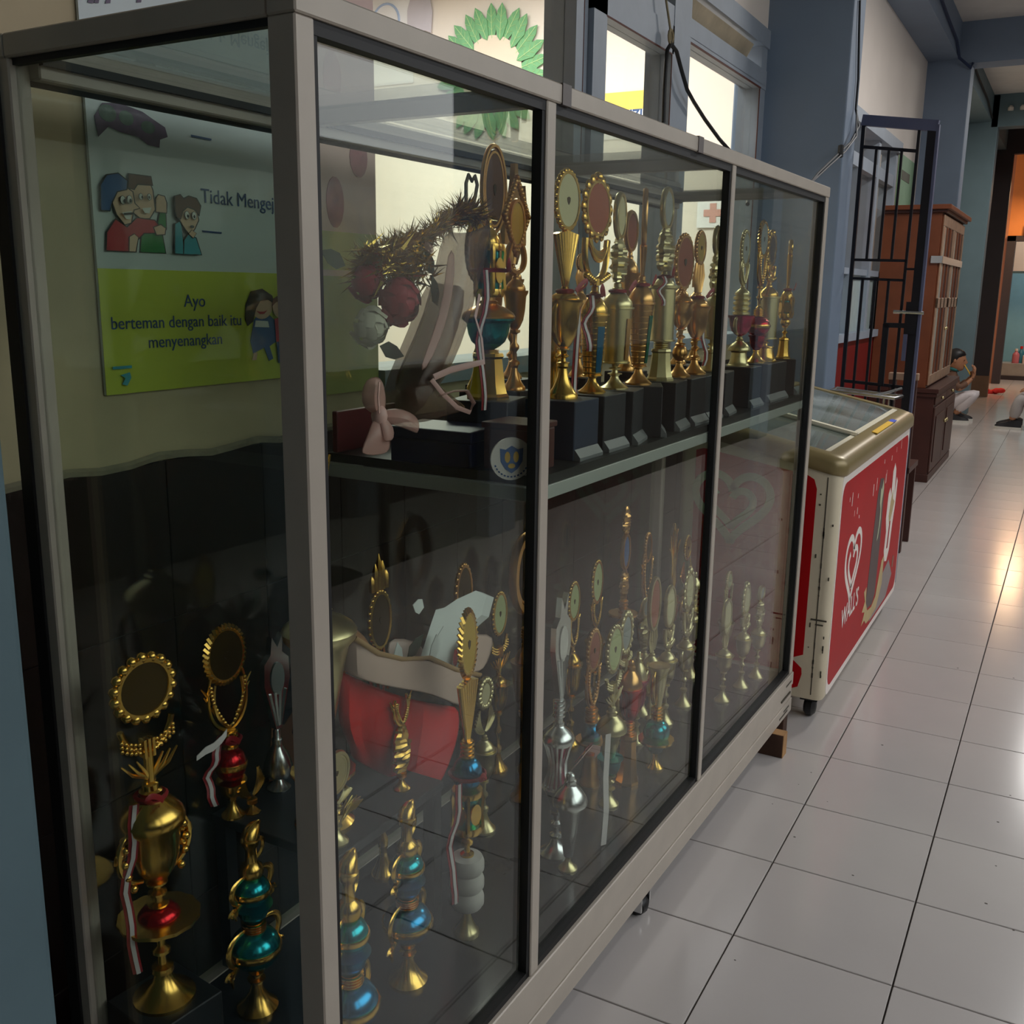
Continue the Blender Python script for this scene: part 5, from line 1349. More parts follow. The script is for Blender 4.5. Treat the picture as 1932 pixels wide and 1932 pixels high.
            MB().prism(ell(0, c - h * .08, w * .55, h * .22, 20), (-.003, 0, 0), t=.006).build('plaque_disc', kw.get('dm', GOLDD), fr, 0)
        elif t == 'wings':
            w = s[2]; mb = MB()
            for sg in (-1, 1):
                for q in range(6):
                    mb.tube(bez((0, sg * .004, z + h * .1), (0, sg * w * .5, z + h * (.1 + .06 * q)), (0, sg * w * (.9 - .05 * q), z + h * (.3 + .1 * q)), (0, sg * w * (1 - .09 * q), z + h * (.5 + .1 * q)), 8), .0032, 5)
            mb.build('wings', m, root, 60)
        elif t == 'spout':    # tilted cap with a curl
            r = s[2]
            MB().lathe([(r * .8, 0), (r, .1 * h), (r * .9, .22 * h), (r * .5, .3 * h), (r * .45, .55 * h), (r * .7, .62 * h), (r * .8, .72 * h), (r * .5, .78 * h)], 16, (0, 0, z)).build('neck', m, root, 40)
            mb = MB().tube([(0, 0, z + h * .74), (0, r * .15, z + h * .84), (0, r * .6, z + h * .92), (0, r * 1.1, z + h * .97)], [r * .75, r * .7, r * .5, r * .12], 10)
            mb.tube(bez((0, r * .5, z + h * .30), (0, r * 1.7, z + h * .35), (0, r * 1.5, z + h * .72), (0, r * .9, z + h * .62), 8), .0035, 5)
            mb.build('spout_cap', m, root, 50)
        elif t == 'flute':    # long faceted blade plaque
            w = s[2]; dm = kw.get('dm', GREYD)
            mb = MB().prism([(-w * .2, 0), (w * .2, 0), (w, h * .5), (w * .95, h * .72), (w * .45, h * .80), (w * .55, h), (w * .1, h * .86), (-w * .3, h * .98), (-w * .45, h * .80), (-w * .95, h * .72), (-w, h * .5)], (-.006, 0, z), t=.012)
            o = mb.build('blade_plaque', m, root, 0)
            MB().prism(ell(0, z + h * .54, w * .52, h * .17, 18), (.006, 0, 0), t=.002).build('plaque_disc', dm, o, 0)
            mb = MB()
            for q in (-.6, -.2, .2, .6): mb.tube([(.007, q * w * .2, z + h * .04), (.007, q * w, z + h * .40)], .0025, 4)
            mb.build('fluting', m, o, 40)
        elif t == 'sprout':   # spray of gilded rods
            w = s[2]; mb = MB()
            for q in range(9):
                a = -1 + q / 4
                mb.tube(bez((0, a * .006, z), (.006 * math.sin(q), a * w * .3, z + h * .4), (.01 * math.cos(q * 2), a * w * .8, z + h * .6), (.012 * math.sin(q * 3), a * w, z + h * (1 - .35 * abs(a))), 8), [.006 - .0005 * i for i in range(9)], 5)
            mb.tube(bez((0, 0, z), (.01, -.01, z + h * .4), (-.01, .012, z + h * .7), (0, 0, z + h), 10), [.011, .013, .012, .010, .012, .013, .011, .012, .013, .009, .003], 7)
            mb.build('gilded_spray', m, root, 60)
        z += h
    return root

PLF = mat('plinth_foot_grey', rgb(120, 122, 122), 0.4, var=0.1)  # paler than the plinths: light caught by the base boards put into the colour
UZ = 1.0845      # upper shelf top
TZ = 0.4995      # low board top
FZ = 0.2045      # cabinet floor top
G_UP = 'gold trophies along the upper shelf'

# ---- upper shelf, near end group
trophy('trophy', 'wide trophy with teal bowl and flared gold base at the near end of the shelf', -0.225, -1.500, UZ, 1.500,
       [('plinth', .10, .115), ('bell', .25, .062, {'n': 8}), ('neck', .02, .03), ('cup', .17, .066, {'m': TEAL}), ('lid', .12, .072, {'m': GOLDO}), ('lantern', .27, .042), ('ribbon', 0, .24, -1), ('lid', .14, .030)], 0.2)
trophy('trophy', 'tall trophy with round bronze back plaque on two legs behind the gold tinsel', -0.36, -1.263, UZ, 1.66,
       [('plinth', .10, .08), ('foot', .14, .035), ('stem', .20, .018), ('cup', .18, .035), ('lid', .06, .03), ('bars', .22, .026), ('oval', .46, .040, 'double', BROWND)], -0.1, GOLDO)
trophy('trophy', 'tall trophy topped by a spiked bronze crown plate', -0.4, -1.113, UZ, 1.64,
       [('plinth', .10, .08), ('foot', .12, .035), ('stem', .22, .018), ('cup', .2, .035), ('lid', .08, .03), ('bars', .10, .024), ('castle', .42, .046)], 0, GOLDO)
trophy('trophy', 'trophy with a rope diamond frame holding a golden disc', -0.265, -1.335, UZ, 1.585,
       [('plinth', .10, .06), ('foot', .12, .034), ('stem', .16, .016), ('cup', .18, .035), ('lid', .08, .03), ('diamond', .42, .046)], 0, GOLDO)
trophy('trophy', 'trophy with yellow gold oval plaque just above the teal bowl', -0.318, -1.390, UZ, 1.512,
       [('plinth', .10, .05), ('foot', .15, .03), ('stem', .35, .012), ('oval', .30, .042, 'bead', GOLDD)], 0)
# ---- upper shelf, front row (each on its own black plinth)
PY = [-1.465 + 0.1145 * k for k in range(13)]
PL = ('plinth', .104, .100, {'d': .98})
trophy('trophy', 'slender cup trophy with fluted fan, pale oval plaque and long red-white ribbon', -0.098, PY[0] + .015, UZ, 1.582,
       [('plinth', .104, .100, {'d': .98, 'm': BLUEW}), ('foot', .16, .042), ('stem', .07, .018), ('cup', .22, .046), ('handles', 0, .020), ('lid', .06, .040), ('ribbon', 0, .30, 1), ('fan', .24, .040), ('oval', .27, .048, 'bead', CREAMD)], 0, GOLD)
trophy('trophy', 'gold column trophy with a blue strip and a large copper oval plaque over swags', -0.098, PY[1] + .022, UZ, 1.580,
       [PL, ('foot', .10, .040), ('column', .36, .026, .040, {'knurl': 1}), ('strip', 0, .30, {'c': BLUE, 'r0': .026, 'r1': .040, 'a': -.5}), ('lid', .16, .038), ('ribbon', 0, .10, -1), ('drape', .26, .046), ('oval', .34, .060, 'leaf', COPPD)], 0, GOLD)
trophy('trophy', 'gold trophy with wide cylinder cup, carved shaft and narrow plaque', -0.098, PY[2] + .01, UZ, 1.560,
       [PL, ('foot', .09, .042), ('stem', .07, .022), ('column', .34, .038, .046), ('strip', 0, .20, {'c': GOLDO, 'r0': .038, 'r1': .046, 'a': -.4}), ('lid', .15, .046), ('ribbon', 0, .14, 1), ('carved', .26, .026), ('oval', .26, .038, 'plain', CREAMD)], 0.2, GOLDP)
trophy('trophy', 'gold column trophy with a green strip and a thin edge-on plaque', -0.098, PY[3] + .015, UZ, 1.578,
       [PL, ('foot', .10, .042), ('column', .36, .022, .040, {'knurl': 1}), ('strip', 0, .28, {'c': GREENM, 'r0': .022, 'r1': .040, 'a': -.5}), ('lid', .15, .040), ('ribbon', 0, .08, 1), ('fan', .16, .018), ('oval', .30, .034, 'plain', GOLDD)], 0.42, GOLDO)
trophy('trophy', 'pale brass cylinder trophy with eight-sided flared base and carved plaque shaft', -0.098, PY[4] + .02, UZ, 1.590,
       [PL, ('bell', .20, .046, {'n': 8}), ('neck', .05, .026), ('column', .34, .038, .040), ('flange', 0, .050, .98), ('lid', .10, .036), ('ribbon', 0, .06, -1), ('carved', .26, .030), ('oval', .24, .040, 'plain', GREYD)], 0.12, GOLDP)
trophy('trophy', 'coppery trophy with a big plain oval plaque, sixth along the shelf front', -0.098, PY[5] + .02, UZ, 1.505,
       [PL, ('foot', .12, .040), ('ball', .12, .026), ('stem', .12, .018), ('cup', .20, .042), ('handles', 0, .024), ('lid', .08, .036), ('oval', .42, .058, 'bead', COPPD)], 0, GOLDO)
trophy('trophy', 'orange gold trophy with a small plaque over straight bars, near the second post', -0.098, PY[6] + .005, UZ, 1.515,
       [PL, ('foot', .12, .042), ('stem', .14, .018), ('cup', .24, .044), ('handles', 0, .026), ('lid', .10, .038), ('ribbon', 0, .16, 1), ('bars', .20, .026), ('oval', .24, .032, 'bead', GOLDD)], 0, GOLDO)
trophy('trophy', 'carved dark brass trophy hiding just left of the second post', -0.098, PY[7] + .005, UZ, 1.530,
       [PL, ('bell', .16, .040), ('stem', .10, .018), ('column', .26, .036, .040), ('lid', .10, .038), ('carved', .30, .022), ('oval', .20, .030, 'plain', DARKD)], 0.12, GOLDP)
trophy('trophy', 'trophy with magenta cup on a gold dome and beaded grey oval plaque', -0.098, PY[9] - .005, UZ, 1.535,
       [PL, ('bell', .12, .044), ('lid', .12, .044), ('cup', .16, .050, {'m': MAGEN}), ('handles', 0, .022), ('neck', .16, .034), ('lid', .08, .030), ('arms', .14, .028), ('oval', .28, .034, 'bead', GREYD)], 0, GOLDP)
trophy('trophy', 'trophy with orange red ball and the tallest ringed oval in the far bay', -0.098, PY[10] + .035, UZ, 1.570,
       [PL, ('foot', .10, .042), ('cup', .12, .034, {'m': REDM}), ('ball', .15, .050, {'m': REDM}), ('band', 0), ('neck', .06, .022), ('stem', .18, .014), ('arms', .22, .030), ('oval', .30, .040, 'rope', GREYD)], 0, GOLD)
trophy('trophy', 'wide pale cylinder trophy with swagged plaque in the far bay', -0.098, PY[11] + .004, UZ, 1.540,
       [PL, ('bell', .12, .050), ('stem', .06, .022), ('column', .34, .042, .046, {'m': GOLDP}), ('lid', .12, .040), ('drape', .12, .028), ('oval', .26, .034, 'leaf', DARKD)], -0.05, GOLD)
trophy('trophy', 'thin trophy with teal drum and red ribbon at the far end of the shelf', -0.085, PY[12] + .035, UZ, 1.525,
       [('plinth', .104, .07, {'d': .9}), ('bell', .18, .032, {'n': 8}), ('stem', .10, .014), ('ball', .08, .022), ('lantern', .18, .030), ('lid', .10, .026), ('ribbon', 0, .08, 1), ('fan', .26, .014), ('oval', .12, .020, 'plain', GOLDD)], 0.35, GOLD)
# ---- upper shelf, back row
for (lb, lx, ly, zt_, sg) in (
    ('back row trophy with coppery oval seen against the white window, behind the brass cylinder', -0.34, -0.62, 1.575, [('oval', .22, .036, 'plain', COPPD)]),
    ('back row trophy with slim bars and small disc, behind the green strip column', -0.36, -0.86, 1.46, [('bars', .12, .018), ('oval', .12, .02, 'bead', GOLDD)]),
    ('back row trophy with winged top behind the magenta cup', -0.32, -0.30, 1.50, [('wings', .16, .045), ('oval', .14, .026, 'bead', CREAMD)]),
    ('back row trophy with spires behind the orange red ball', -0.34, -0.12, 1.48, [('spire', .28, .026)])):
    trophy('trophy', lb, lx, ly, UZ, zt_, [('plinth', .09, .085), ('foot', .16, .036), ('stem', .18, .016), ('cup', .22, .040), ('lid', .12, .034)] + sg, 0.0, GOLDO)
trophy('trophy', 'short gold cup beside the tall fan trophy with dome lid, behind the first post', -0.205, -1.285, UZ, 1.300,
       [('plinth', .07, .08), ('bell', .55, .040), ('lid', .30, .042)], 0, GOLD)

# ---- lower floor, near bay
trophy('trophy', 'large dark gold trophy with scalloped round plaque and beaded bow in the near corner', -0.385, -2.168, FZ, 0.868,
       [('plinth', .115, .12, {'foot': False}), ('foot', .09, .046), ('stem', .11, .016), ('ball', .085, .032, {'m': REDM}), ('flange', 0, .058, .5), ('stem', .07, .016), ('cup', .18, .042), ('handles', 0, .020, {'orn': 1}), ('lid', .11, .046), ('ribbon', 0, .26, -1), ('bow', .17, .042), ('oval', .175, .050, 'scallop', DARKD)], -0.1, GOLD, rs=1)
trophy('trophy', 'trophy of two teal balls with gold bands and scrolls, in front of the board corner', -0.352, -2.010, FZ, 0.540,
       [('foot', .17, .034), ('stem', .08, .015), ('ball', .20, .042, {'m': TEAL}), ('band', 0), ('scroll', 0, .018), ('neck', .05, .020), ('cup', .09, .029, {'m': TEAL}), ('ball', .15, .029, {'m': TEAL}), ('band', 0), ('scroll', 0, .017), ('spout', .28, .020)], 0.0, GOLD, rs=1)
trophy('trophy', 'trophy of two blue balls cut off by the bottom frame beside the corner post', -0.12, -2.049, FZ, 0.581,
       [('foot', .17, .034), ('stem', .08, .015), ('ball', .20, .042, {'m': BLUE}), ('band', 0), ('scroll', 0, .018), ('neck', .05, .020), ('cup', .09, .029, {'m': BLUE}), ('ball', .15, .029, {'m': TEAL}), ('band', 0), ('scroll', 0, .017), ('spout', .28, .020)], 0.2, GOLD, rs=1)
trophy('trophy', 'trophy of two blue balls with gold scrolls left of the marble drum trophy', -0.178, -1.826, FZ, 0.540,
       [('foot', .17, .034), ('stem', .08, .015), ('ball', .20, .042, {'m': BLUE}), ('band', 0), ('scroll', 0, .018), ('neck', .05, .020), ('cup', .09, .029, {'m': BLUE}), ('ball', .15, .029, {'m': TEAL}), ('band', 0), ('scroll', 0, .017), ('spout', .28, .020)], 0.1, GOLD, rs=1)
trophy('trophy', 'trophy with white marble drum, blue lantern and blue ball', -0.163, -1.661, FZ, 0.840,
       [('foot', .09, .024, {'m': GOLDP}), ('marble', .165, .032), ('stem', .08, .013), ('lantern', .125, .029), ('ball', .10, .027, {'m': BLUE}), ('ribbon', 0, .22, -1), ('neck', .05, .013), ('fan', .18, .026), ('oval', .21, .030, 'rope', GOLDD)], 0.0, GOLD, rs=1)
trophy('trophy', 'very tall gold trophy with broad cup and gilded spray, half hidden by the corner post', -0.3, -1.89, TZ, 1.205,
       [('foot', .12, .05), ('ball', .09, .036, {'m': TEAL}), ('flange', 0, .052, .3), ('stem', .08, .018), ('cone', .24, .055, {'m': GOLDP}), ('handles', 0, .026), ('lid', .08, .060, {'m': GOLDP}), ('sprout', .50, .042)], 0.2, GOLD, rs=1)
# low board with trophies on it
sl = thing('low_table', 'low charcoal board table inside the cabinet, trophies standing on it', 'table', cw(-0.40, -1.81, 0), TH)
bevel(MB().box(-0.085, 0.185, -0.155, 0.150, 0.482, 0.4995).build('table_top', SLAB, sl, 0), 0.002)
for (x, y) in ((-0.07, -0.14), (-0.07, 0.135), (0.17, -0.14), (0.17, 0.135)):
    MB().box(x - 0.012, x + 0.012, y - 0.012, y + 0.012, FZ, 0.482).build('leg', SLAB, sl, 0)
trophy('trophy', 'trophy with red ball and ribbed round plaque on beaded arms, on the low board', -0.45, -1.95, TZ, 0.84,
       [('foot', .10, .030), ('cup', .10, .036), ('ball', .18, .040, {'m': REDM}), ('band', 0), ('neck', .10, .022), ('ribbon', 0, .10, -1), ('arms', .24, .038), ('oval', .32, .044, 'rope', DARKD)], -0.1, GOLD)
trophy('trophy', 'silver trophy with dome lid and grey oval plaque on the low board', -0.45, -1.838, TZ, 0.791,
       [('foot', .10, .032), ('lid', .30, .040), ('flute', .60, .030, {'dm': GREYD})], -0.05, SILV)
fgr = trophy('trophy', 'small gold figure with curved horn at the front corner of the low board', -0.43, -1.925, TZ, 0.578,
       [('foot', .22, .022, {'n': 8}), ('neck', .10, .014), ('wings', .68, .03)], 0, GOLD)
trophy('trophy', 'gold disc trophy with concentric rings above leaf sprays, beside the corner post', -0.245, -1.925, TZ, 0.655,
       [('foot', .18, .030), ('stem', .22, .014), ('leafs', 0), ('wings', .16, .045), ('oval', .44, .036, 'double', GOLDP)], 0.1, GOLDP)
trophy('trophy', 'gold curled hand figure trophy in front of the red bouquet', -0.262, -1.725, TZ, 0.665,
       [('foot', .14, .024), ('neck', .06, .014), ('carved', .55, .020), ('arms', .25, .020)], 0, GOLD)
# back of near bay and between bouquet
trophy('trophy', 'gold trophy with spires and oval plaque rising behind the red bouquet', -0.410, -1.590, FZ, 0.885,
       [('foot', .10, .04), ('stem', .25, .016), ('cup', .15, .04), ('lid', .06, .03), ('bars', .12, .04), ('oval', .17, .036, 'bead', DARKD), ('spire', .10, .022)], 0, GOLD)
trophy('trophy', 'dark gold oval trophy peeping over the white foam board', -0.405, -1.300, FZ, 0.800,
       [('foot', .10, .04), ('stem', .25, .016), ('cup', .18, .04), ('lid', .06, .03), ('fan', .16, .026), ('oval', .22, .034, 'bead', DARKD)], 0, GOLDO)
trophy('trophy', 'gold trophy with beaded pale oval and bow behind the first post', -0.450, -1.070, FZ, 0.670,
       [('foot', .12, .04), ('stem', .22, .016), ('cup', .16, .04), ('lid', .06, .03), ('bow', .20, .036), ('oval', .24, .034, 'bead', GREEND)], 0, GOLD)
trophy('trophy', 'bronze trophy with a big open ring top, left of the first post', -0.330, -1.157, FZ, 0.832,
       [('foot', .10, .045), ('stem', .22, .018), ('cup', .18, .045), ('lid', .08, .034), ('neck', .04, .014), ('oval', .30, .062, 'open')], 0, GOLDO)
# ring for the open plaque
_o = MB(); oval_ring(_o, 0, .055, .085, .012); oval_ring(_o, 0, .040, .068, .004)
_last = [o for o in bpy.data.objects if o.get('label', '').startswith('bronze trophy with a big open ring')][0]
_o.build('ring', GOLDO, _last, 60, (0, 0, .55))
trophy('trophy', 'gold trophy with a pale fan shell behind the blue ball trophy', -0.33, -1.33, FZ, 0.560,
       [('foot', .14, .04), ('stem', .2, .016), ('cup', .2, .04), ('lid', .1, .034), ('wings', .18, .04), ('oval', .18, .026, 'scallop', CREAMD)], 0, GOLDP)
# ---- lower floor, second bay
trophy('trophy', 'tall silver trophy with pink hourglass cup beside the first post', -0.150, -1.330, FZ, 0.780,
       [('foot', .07, .036), ('stem', .10, .014), ('cone', .10, .030), ('hour', .18, .030, {'c': MAGEN}), ('lid', .09, .034), ('neck', .07, .013), ('flute', .39, .034, {'dm': MARB})], 0.0, SILV, rs=1)
trophy('trophy', 'short silver goblet with dome lid in front of the pink hourglass', -0.100, -1.370, FZ, 0.420,
       [('foot', .14, .020, {'m': GOLDP}), ('cone', .56, .026, {'m': SILV}), ('lid', .32, .036)], 0, SILV, rs=1)
trophy('trophy', 'orange gold trophy with blue ball and tan oval plaque on open legs', -0.225, -1.010, FZ, 0.600,
       [('bell', .20, .026), ('cup', .06, .018), ('ball', .14, .024, {'m': BLUE}), ('flange', 0, .036, .15), ('neck', .10, .016), ('arms', .23, .034), ('oval', .27, .036, 'bead', COPPD)], 0.0, GOLDO, rs=1)
trophy('trophy', 'pale gold trophy with long cream plaque, bow and yellow cup', -0.141, -1.080, FZ, 0.645,
       [('foot', .09, .024), ('stem', .08, .014), ('cup', .10, .028, {'m': TEAL}), ('cone', .15, .026, {'m': GOLDP}), ('handles', 0, .012), ('lid', .14, .036), ('bow', .18, .036), ('oval', .26, .042, 'bead', GREEND)], 0.0, GOLDP, rs=1)
trophy('trophy', 'flared gold bell trophy between the yellow cup and the teal bell', -0.150, -0.955, FZ, 0.520,
       [('bell', .40, .030, {'n': 8}), ('neck', .10, .014), ('cup', .28, .030, {'m': REDM}), ('lid', .22, .028)], 0, GOLDO, rs=1)
trophy('trophy', 'cream tumbler trophy on a wide teal bell with gold flange', -0.12, -0.85, FZ, 0.478,
       [('foot', .14, .022), ('cup', .10, .024, {'m': TEAL}), ('ball', .22, .034, {'m': TEAL}), ('flange', 0, .044, .1), ('neck', .13, .015), ('cone', .38, .026, {'m': GOLDP}), ('handles', 0, .014)], 0, GOLD, rs=1)
for (lb, lx, ly, zt_, met_, dm_, sg) in (
    ('gold trophy with beaded pale green oval, nearest in the second bay back row', -0.36, -0.850, 0.655, GOLD, GREEND, [('arms', .16, .028), ('oval', .24, .032, 'bead', GREEND)]),
    ('gold trophy with beaded pale green oval, standing taller behind its twin', -0.38, -0.670, 0.668, GOLD, GREEND, [('arms', .14, .028), ('oval', .28, .034, 'bead', GREEND)]),
    ('coppery trophy with narrow blue oval above a dish', -0.33, -0.600, 0.810, GOLDO, BLUED, [('flange', 0, .06, .9), ('neck', .08, .02), ('carved', .18, .018), ('oval', .20, .024, 'plain', BLUED), ('carved', .16, .016)]),
    ('bronze trophy with crescent arms and small ring behind the plain cream ovals', -0.35, -0.390, 0.690, GOLDO, DARKD, [('arms', .28, .034), ('oval', .20, .024, 'bead', DARKD)]),
    ('gold trophy with plain tan oval, left one of the cream ovals before the second post', -0.20, -0.700, 0.655, GOLDP, COPPD, [('bars', .14, .024), ('oval', .36, .036, 'plain', COPPD)]),
    ('gold trophy with plain cream oval, middle one before the second post', -0.20, -0.585, 0.602, GOLDP, CREAMD, [('drape', .16, .026), ('oval', .32, .034, 'plain', CREAMD)]),
    ('gold trophy with plain cream oval and swag frame, right one before the second post', -0.20, -0.440, 0.612, GOLDP, CREAMD, [('drape', .22, .030), ('oval', .34, .038, 'leaf', CREAMD)]),
    ('spiky gold trophy of gilded rods behind the second post', -0.36, -0.150, 0.670, GOLD, GOLDD, [('sprout', .50, .04)]),
    ('gold trophy with winged top against the freezer reflection', -0.34, -0.080, 0.620, GOLD, GOLDD, [('wings', .2, .05), ('oval', .2, .028, 'bead', GOLDD)]),
    ('pale gold trophy with scalloped ring beside the cream plaque and bow', -0.20, -0.880, 0.610, GOLDP, GREYD, [('bow', .16, .034), ('oval', .28, .036, 'scallop', GREYD)]),
    ('hazy brass trophy with carved shaft in the middle of the second bay', -0.28, -0.560, 0.545, GOLDP, GREYD, [('carved', .3, .022), ('oval', .16, .026, 'plain', GREYD)])):
    trophy('trophy', lb, lx, ly, FZ, zt_, [('foot', .14, .038), ('stem', .18, .016), ('cup', .2, .040), ('handles', 0, .018), ('lid', .10, .034)] + sg, 0.0, met_)
trophy('trophy', 'trophy with pink sash cup behind the cream tumbler', -0.22, -0.740, FZ, 0.46,
       [('foot', .2, .036), ('stem', .15, .016), ('cup', .35, .040, {'m': MAGEN}), ('lid', .3, .036, {'m': GOLDP})], 0, GOLDP)
# ---- lower floor, far bay
for (lb, lx, ly, zt_, sg) in (
    ('far bay trophy with pale plain oval plaque, right beside the second post', -0.115, -0.345, 0.515, [('bars', .14, .022), ('oval', .40, .034, 'plain', CREAMD)]),
    ('far bay trophy with tall cream oval, in the middle of its bay', -0.100, -0.215, 0.530, [('drape', .14, .026), ('oval', .34, .034, 'leaf', CREAMD)]),
    ('far bay trophy with shallow ringed dish top, back row', -0.260, -0.220, 0.545, [('flange', 0, .05, .9), ('neck', .2, .02), ('lid', .14, .03)]),
    ('far bay trophy with carved brass shaft near the end glass', -0.085, -0.110, 0.500, [('carved', .3, .02), ('oval', .16, .024, 'plain', GREYD)]),
    ('far bay trophy with crescent arms near the end glass, back row', -0.200, -0.075, 0.520, [('arms', .3, .03), ('oval', .2, .026, 'bead', GREEND)])):
    trophy('trophy', lb, lx, ly, FZ, zt_, [('foot', .16, .036), ('stem', .18, .015), ('cup', .2, .038), ('lid', .10, .032)] + sg, 0.0, GOLDP)
mp = thing('medal_ribbon', 'white ribbon strip hanging beside the silver goblet', 'ribbon', cw(-0.075, -1.250, FZ))
MB().strip([(0, 0, 0.001), (0.003, 0.002, .08), (0, 0, .16), (0.002, 0.0, .26)], (.5, .86, 0), .014).build('strip', RIBW, mp, 60)
mp = thing('pink_sash', 'pale ribbon curling over the lids beside the first post', 'ribbon', cw(-0.115, -1.275, 0.42))
MB().strip([(0, -.05, -.01), (0.01, -.02, .01), (0, .03, .0), (0, .07, -.02), (-.01, .09, -.045)], (.6, 0, .8), .022).build('sash', RIBP, mp, 60)
MB().strip([(0.004, -.05, 0.004), (0.014, -.02, .024), (0.004, .03, .012)], (.6, 0, .8), .008).build('red_edge', RIBR, mp, 60)

# ================================================================== BOUQUETS AND BOXES
def rose(name, label, c, r, m, n=26):
    t = thing(name, label, 'flower', c)
    core = MB().sphere((0, 0, 0), r * .55, 10, 7).build('bud', m, t, 60)
    random.seed(int(abs(c[1]) * 1000))
    pm = None
    for k in range(n):
        a = k * 2.39996; ph_ = math.acos(1 - 1.7 * (k + .5) / n); rr = r * (.62 + .36 * k / n)
        d = Vector((math.sin(ph_) * math.cos(a), math.sin(ph_) * math.sin(a), math.cos(ph_)))
        d = Vector((d.z * .8 + d.x * .2, d.y, d.x))      # open side towards the glass
        u = Vector((0, 0, 1)).cross(d); u = u.normalized() if u.length > .01 else Vector((0, 1, 0)); v = d.cross(u)
        mb = MB(); rs = []
        for i in range(4):
            f = -.5 + i / 3; w = r * .42 * (1 - .5 * abs(f))
            rs.append([d * (rr * (1 - .18 * q * q + .06 * f)) + u * (w * q) + v * (r * .62 * f) for q in (-1, -.4, .4, 1)])
        mb.rings(rs, close=False)
        o = mb.build('petal', m, t, 60)
    return t
def leaf(p, parent, d, w=.018, l=.06, m=LEAF):
    d = Vector(d).normalized(); s = d.cross(Vector((1, 0, 0))).normalized()
    o = MB().prism([(0, 0), (w * .7, l * .3), (w * .6, l * .65), (0, l), (-w * .6, l * .65), (-w * .7, l * .3)], p, s, d, s.cross(d), .0012)
    return o.build('leaf', m, parent, 0)
bqt = thing('bouquet', 'dried bouquet wrapped in brown pink tulle with a pink bow, lying on the shelf end', 'bouquet', (0, 0, 0))
def sheet(name, rows, m, par):
    mb = MB(); mb.rings([[cw(*p) for p in r] for r in rows], close=False)
    o = mb.build(name, m, par, 80)
    s_ = o.modifiers.new('solid', 'SOLIDIFY'); s_.thickness = 0.001
    b_ = o.modifiers.new('sub', 'SUBSURF'); b_.levels = 1; b_.render_levels = 1
    return o
def ub(u, v, lx):
    U, V = (u - 680) / 100, (v - 420) / 100
    return (lx, -2.1409 + .0842 * U - .0024 * V - 1.2487 * lx + .0117 * U * U + .0016 * U * V - .1583 * U * lx, 1.447 + .011 * U - .0577 * V - .1124 * lx - .0067 * U * V + .0889 * V * lx)
def sheet2(name, rows, m, par, f=ub): return sheet(name, [[f(*p) for p in r] for r in rows], m, par)
sheet2('tulle_wrap', [[(836, 434, -.26), (866, 446, -.19), (900, 440, -.18), (934, 416, -.22)],
                      [(820, 505, -.25), (858, 512, -.17), (888, 505, -.17), (918, 492, -.22)],
                      [(800, 592, -.25), (842, 600, -.16), (874, 596, -.16), (892, 578, -.21)],
                      [(762, 672, -.25), (812, 682, -.15), (850, 676, -.16), (872, 648, -.20)],
                      [(730, 742, -.24), (778, 760, -.16), (812, 752, -.16), (838, 716, -.20)]], TULLE, bqt)
sheet2('tulle_wrap', [[(800, 520, -.28), (850, 540, -.23), (886, 532, -.22)], [(772, 620, -.28), (820, 640, -.22), (866, 626, -.21)], [(722, 720, -.26), (770, 730, -.20), (834, 700, -.19)], [(715, 780, -.25), (760, 795, -.19), (800, 780, -.18)]], TULLE, bqt)
sheet2('tulle_fold', [[(842, 470, -.175), (862, 468, -.165)], [(838, 560, -.165), (856, 560, -.155)], [(812, 640, -.155), (832, 644, -.148)], [(788, 700, -.15), (800, 706, -.145)]], TULLE2, bqt)
sheet2('tulle_skirt', [[(738, 742, -.20), (780, 725, -.15), (820, 715, -.15), (836, 735, -.17)], [(745, 775, -.19), (790, 770, -.14), (840, 755, -.14), (870, 762, -.16)], [(760, 800, -.19), (800, 800, -.15), (845, 785, -.14), (888, 775, -.15)]], TULLE, bqt)
def tubepx(name, pts, r, m, flat=.4): return MB().tube([cw(*ub(*p)) for p in pts], r, 5, flat).build(name, m, bqt, 60)
tubepx('ribbon_edge', [(818, 712, -.15), (850, 698, -.14), (884, 690, -.13), (912, 684, -.13), (908, 640, -.14), (896, 600, -.15), (904, 560, -.16)], .0055, RIBP)
tubepx('ribbon_loop', [(814, 716, -.15), (834, 742, -.14), (862, 770, -.13), (886, 780, -.13), (893, 762, -.13), (880, 738, -.13), (856, 738, -.135), (830, 746, -.14)], .004, RIBP)
for lobe in ([[(690, 712, -.15), (712, 706, -.14), (722, 716, -.14)], [(678, 745, -.15), (705, 742, -.125), (730, 748, -.14)], [(684, 772, -.15), (708, 774, -.13), (728, 772, -.145)], [(708, 782, -.15), (714, 784, -.14), (722, 782, -.145)]],
             [[(716, 776, -.145), (722, 790, -.14), (724, 800, -.14)], [(745, 766, -.14), (752, 786, -.12), (752, 806, -.135)], [(776, 776, -.14), (784, 796, -.12), (782, 818, -.135)], [(790, 790, -.14), (794, 806, -.13), (788, 822, -.14)]],
             [[(706, 784, -.145), (716, 790, -.14), (724, 788, -.14)], [(696, 815, -.14), (714, 820, -.125), (734, 814, -.135)], [(684, 845, -.14), (706, 850, -.13), (738, 840, -.135)], [(676, 862, -.14), (704, 866, -.135), (736, 858, -.14)]],
             [[(712, 788, -.14), (720, 790, -.135), (726, 788, -.135)], [(722, 812, -.13), (734, 812, -.122), (745, 806, -.13)], [(722, 838, -.13), (736, 838, -.122), (744, 830, -.13)]]):
    sheet2('bow_loop', lobe, TULLE2, bqt)
tubepx('bow_fold', [(716, 722, -.13), (714, 750, -.122), (716, 778, -.13)], .004, RIBP)
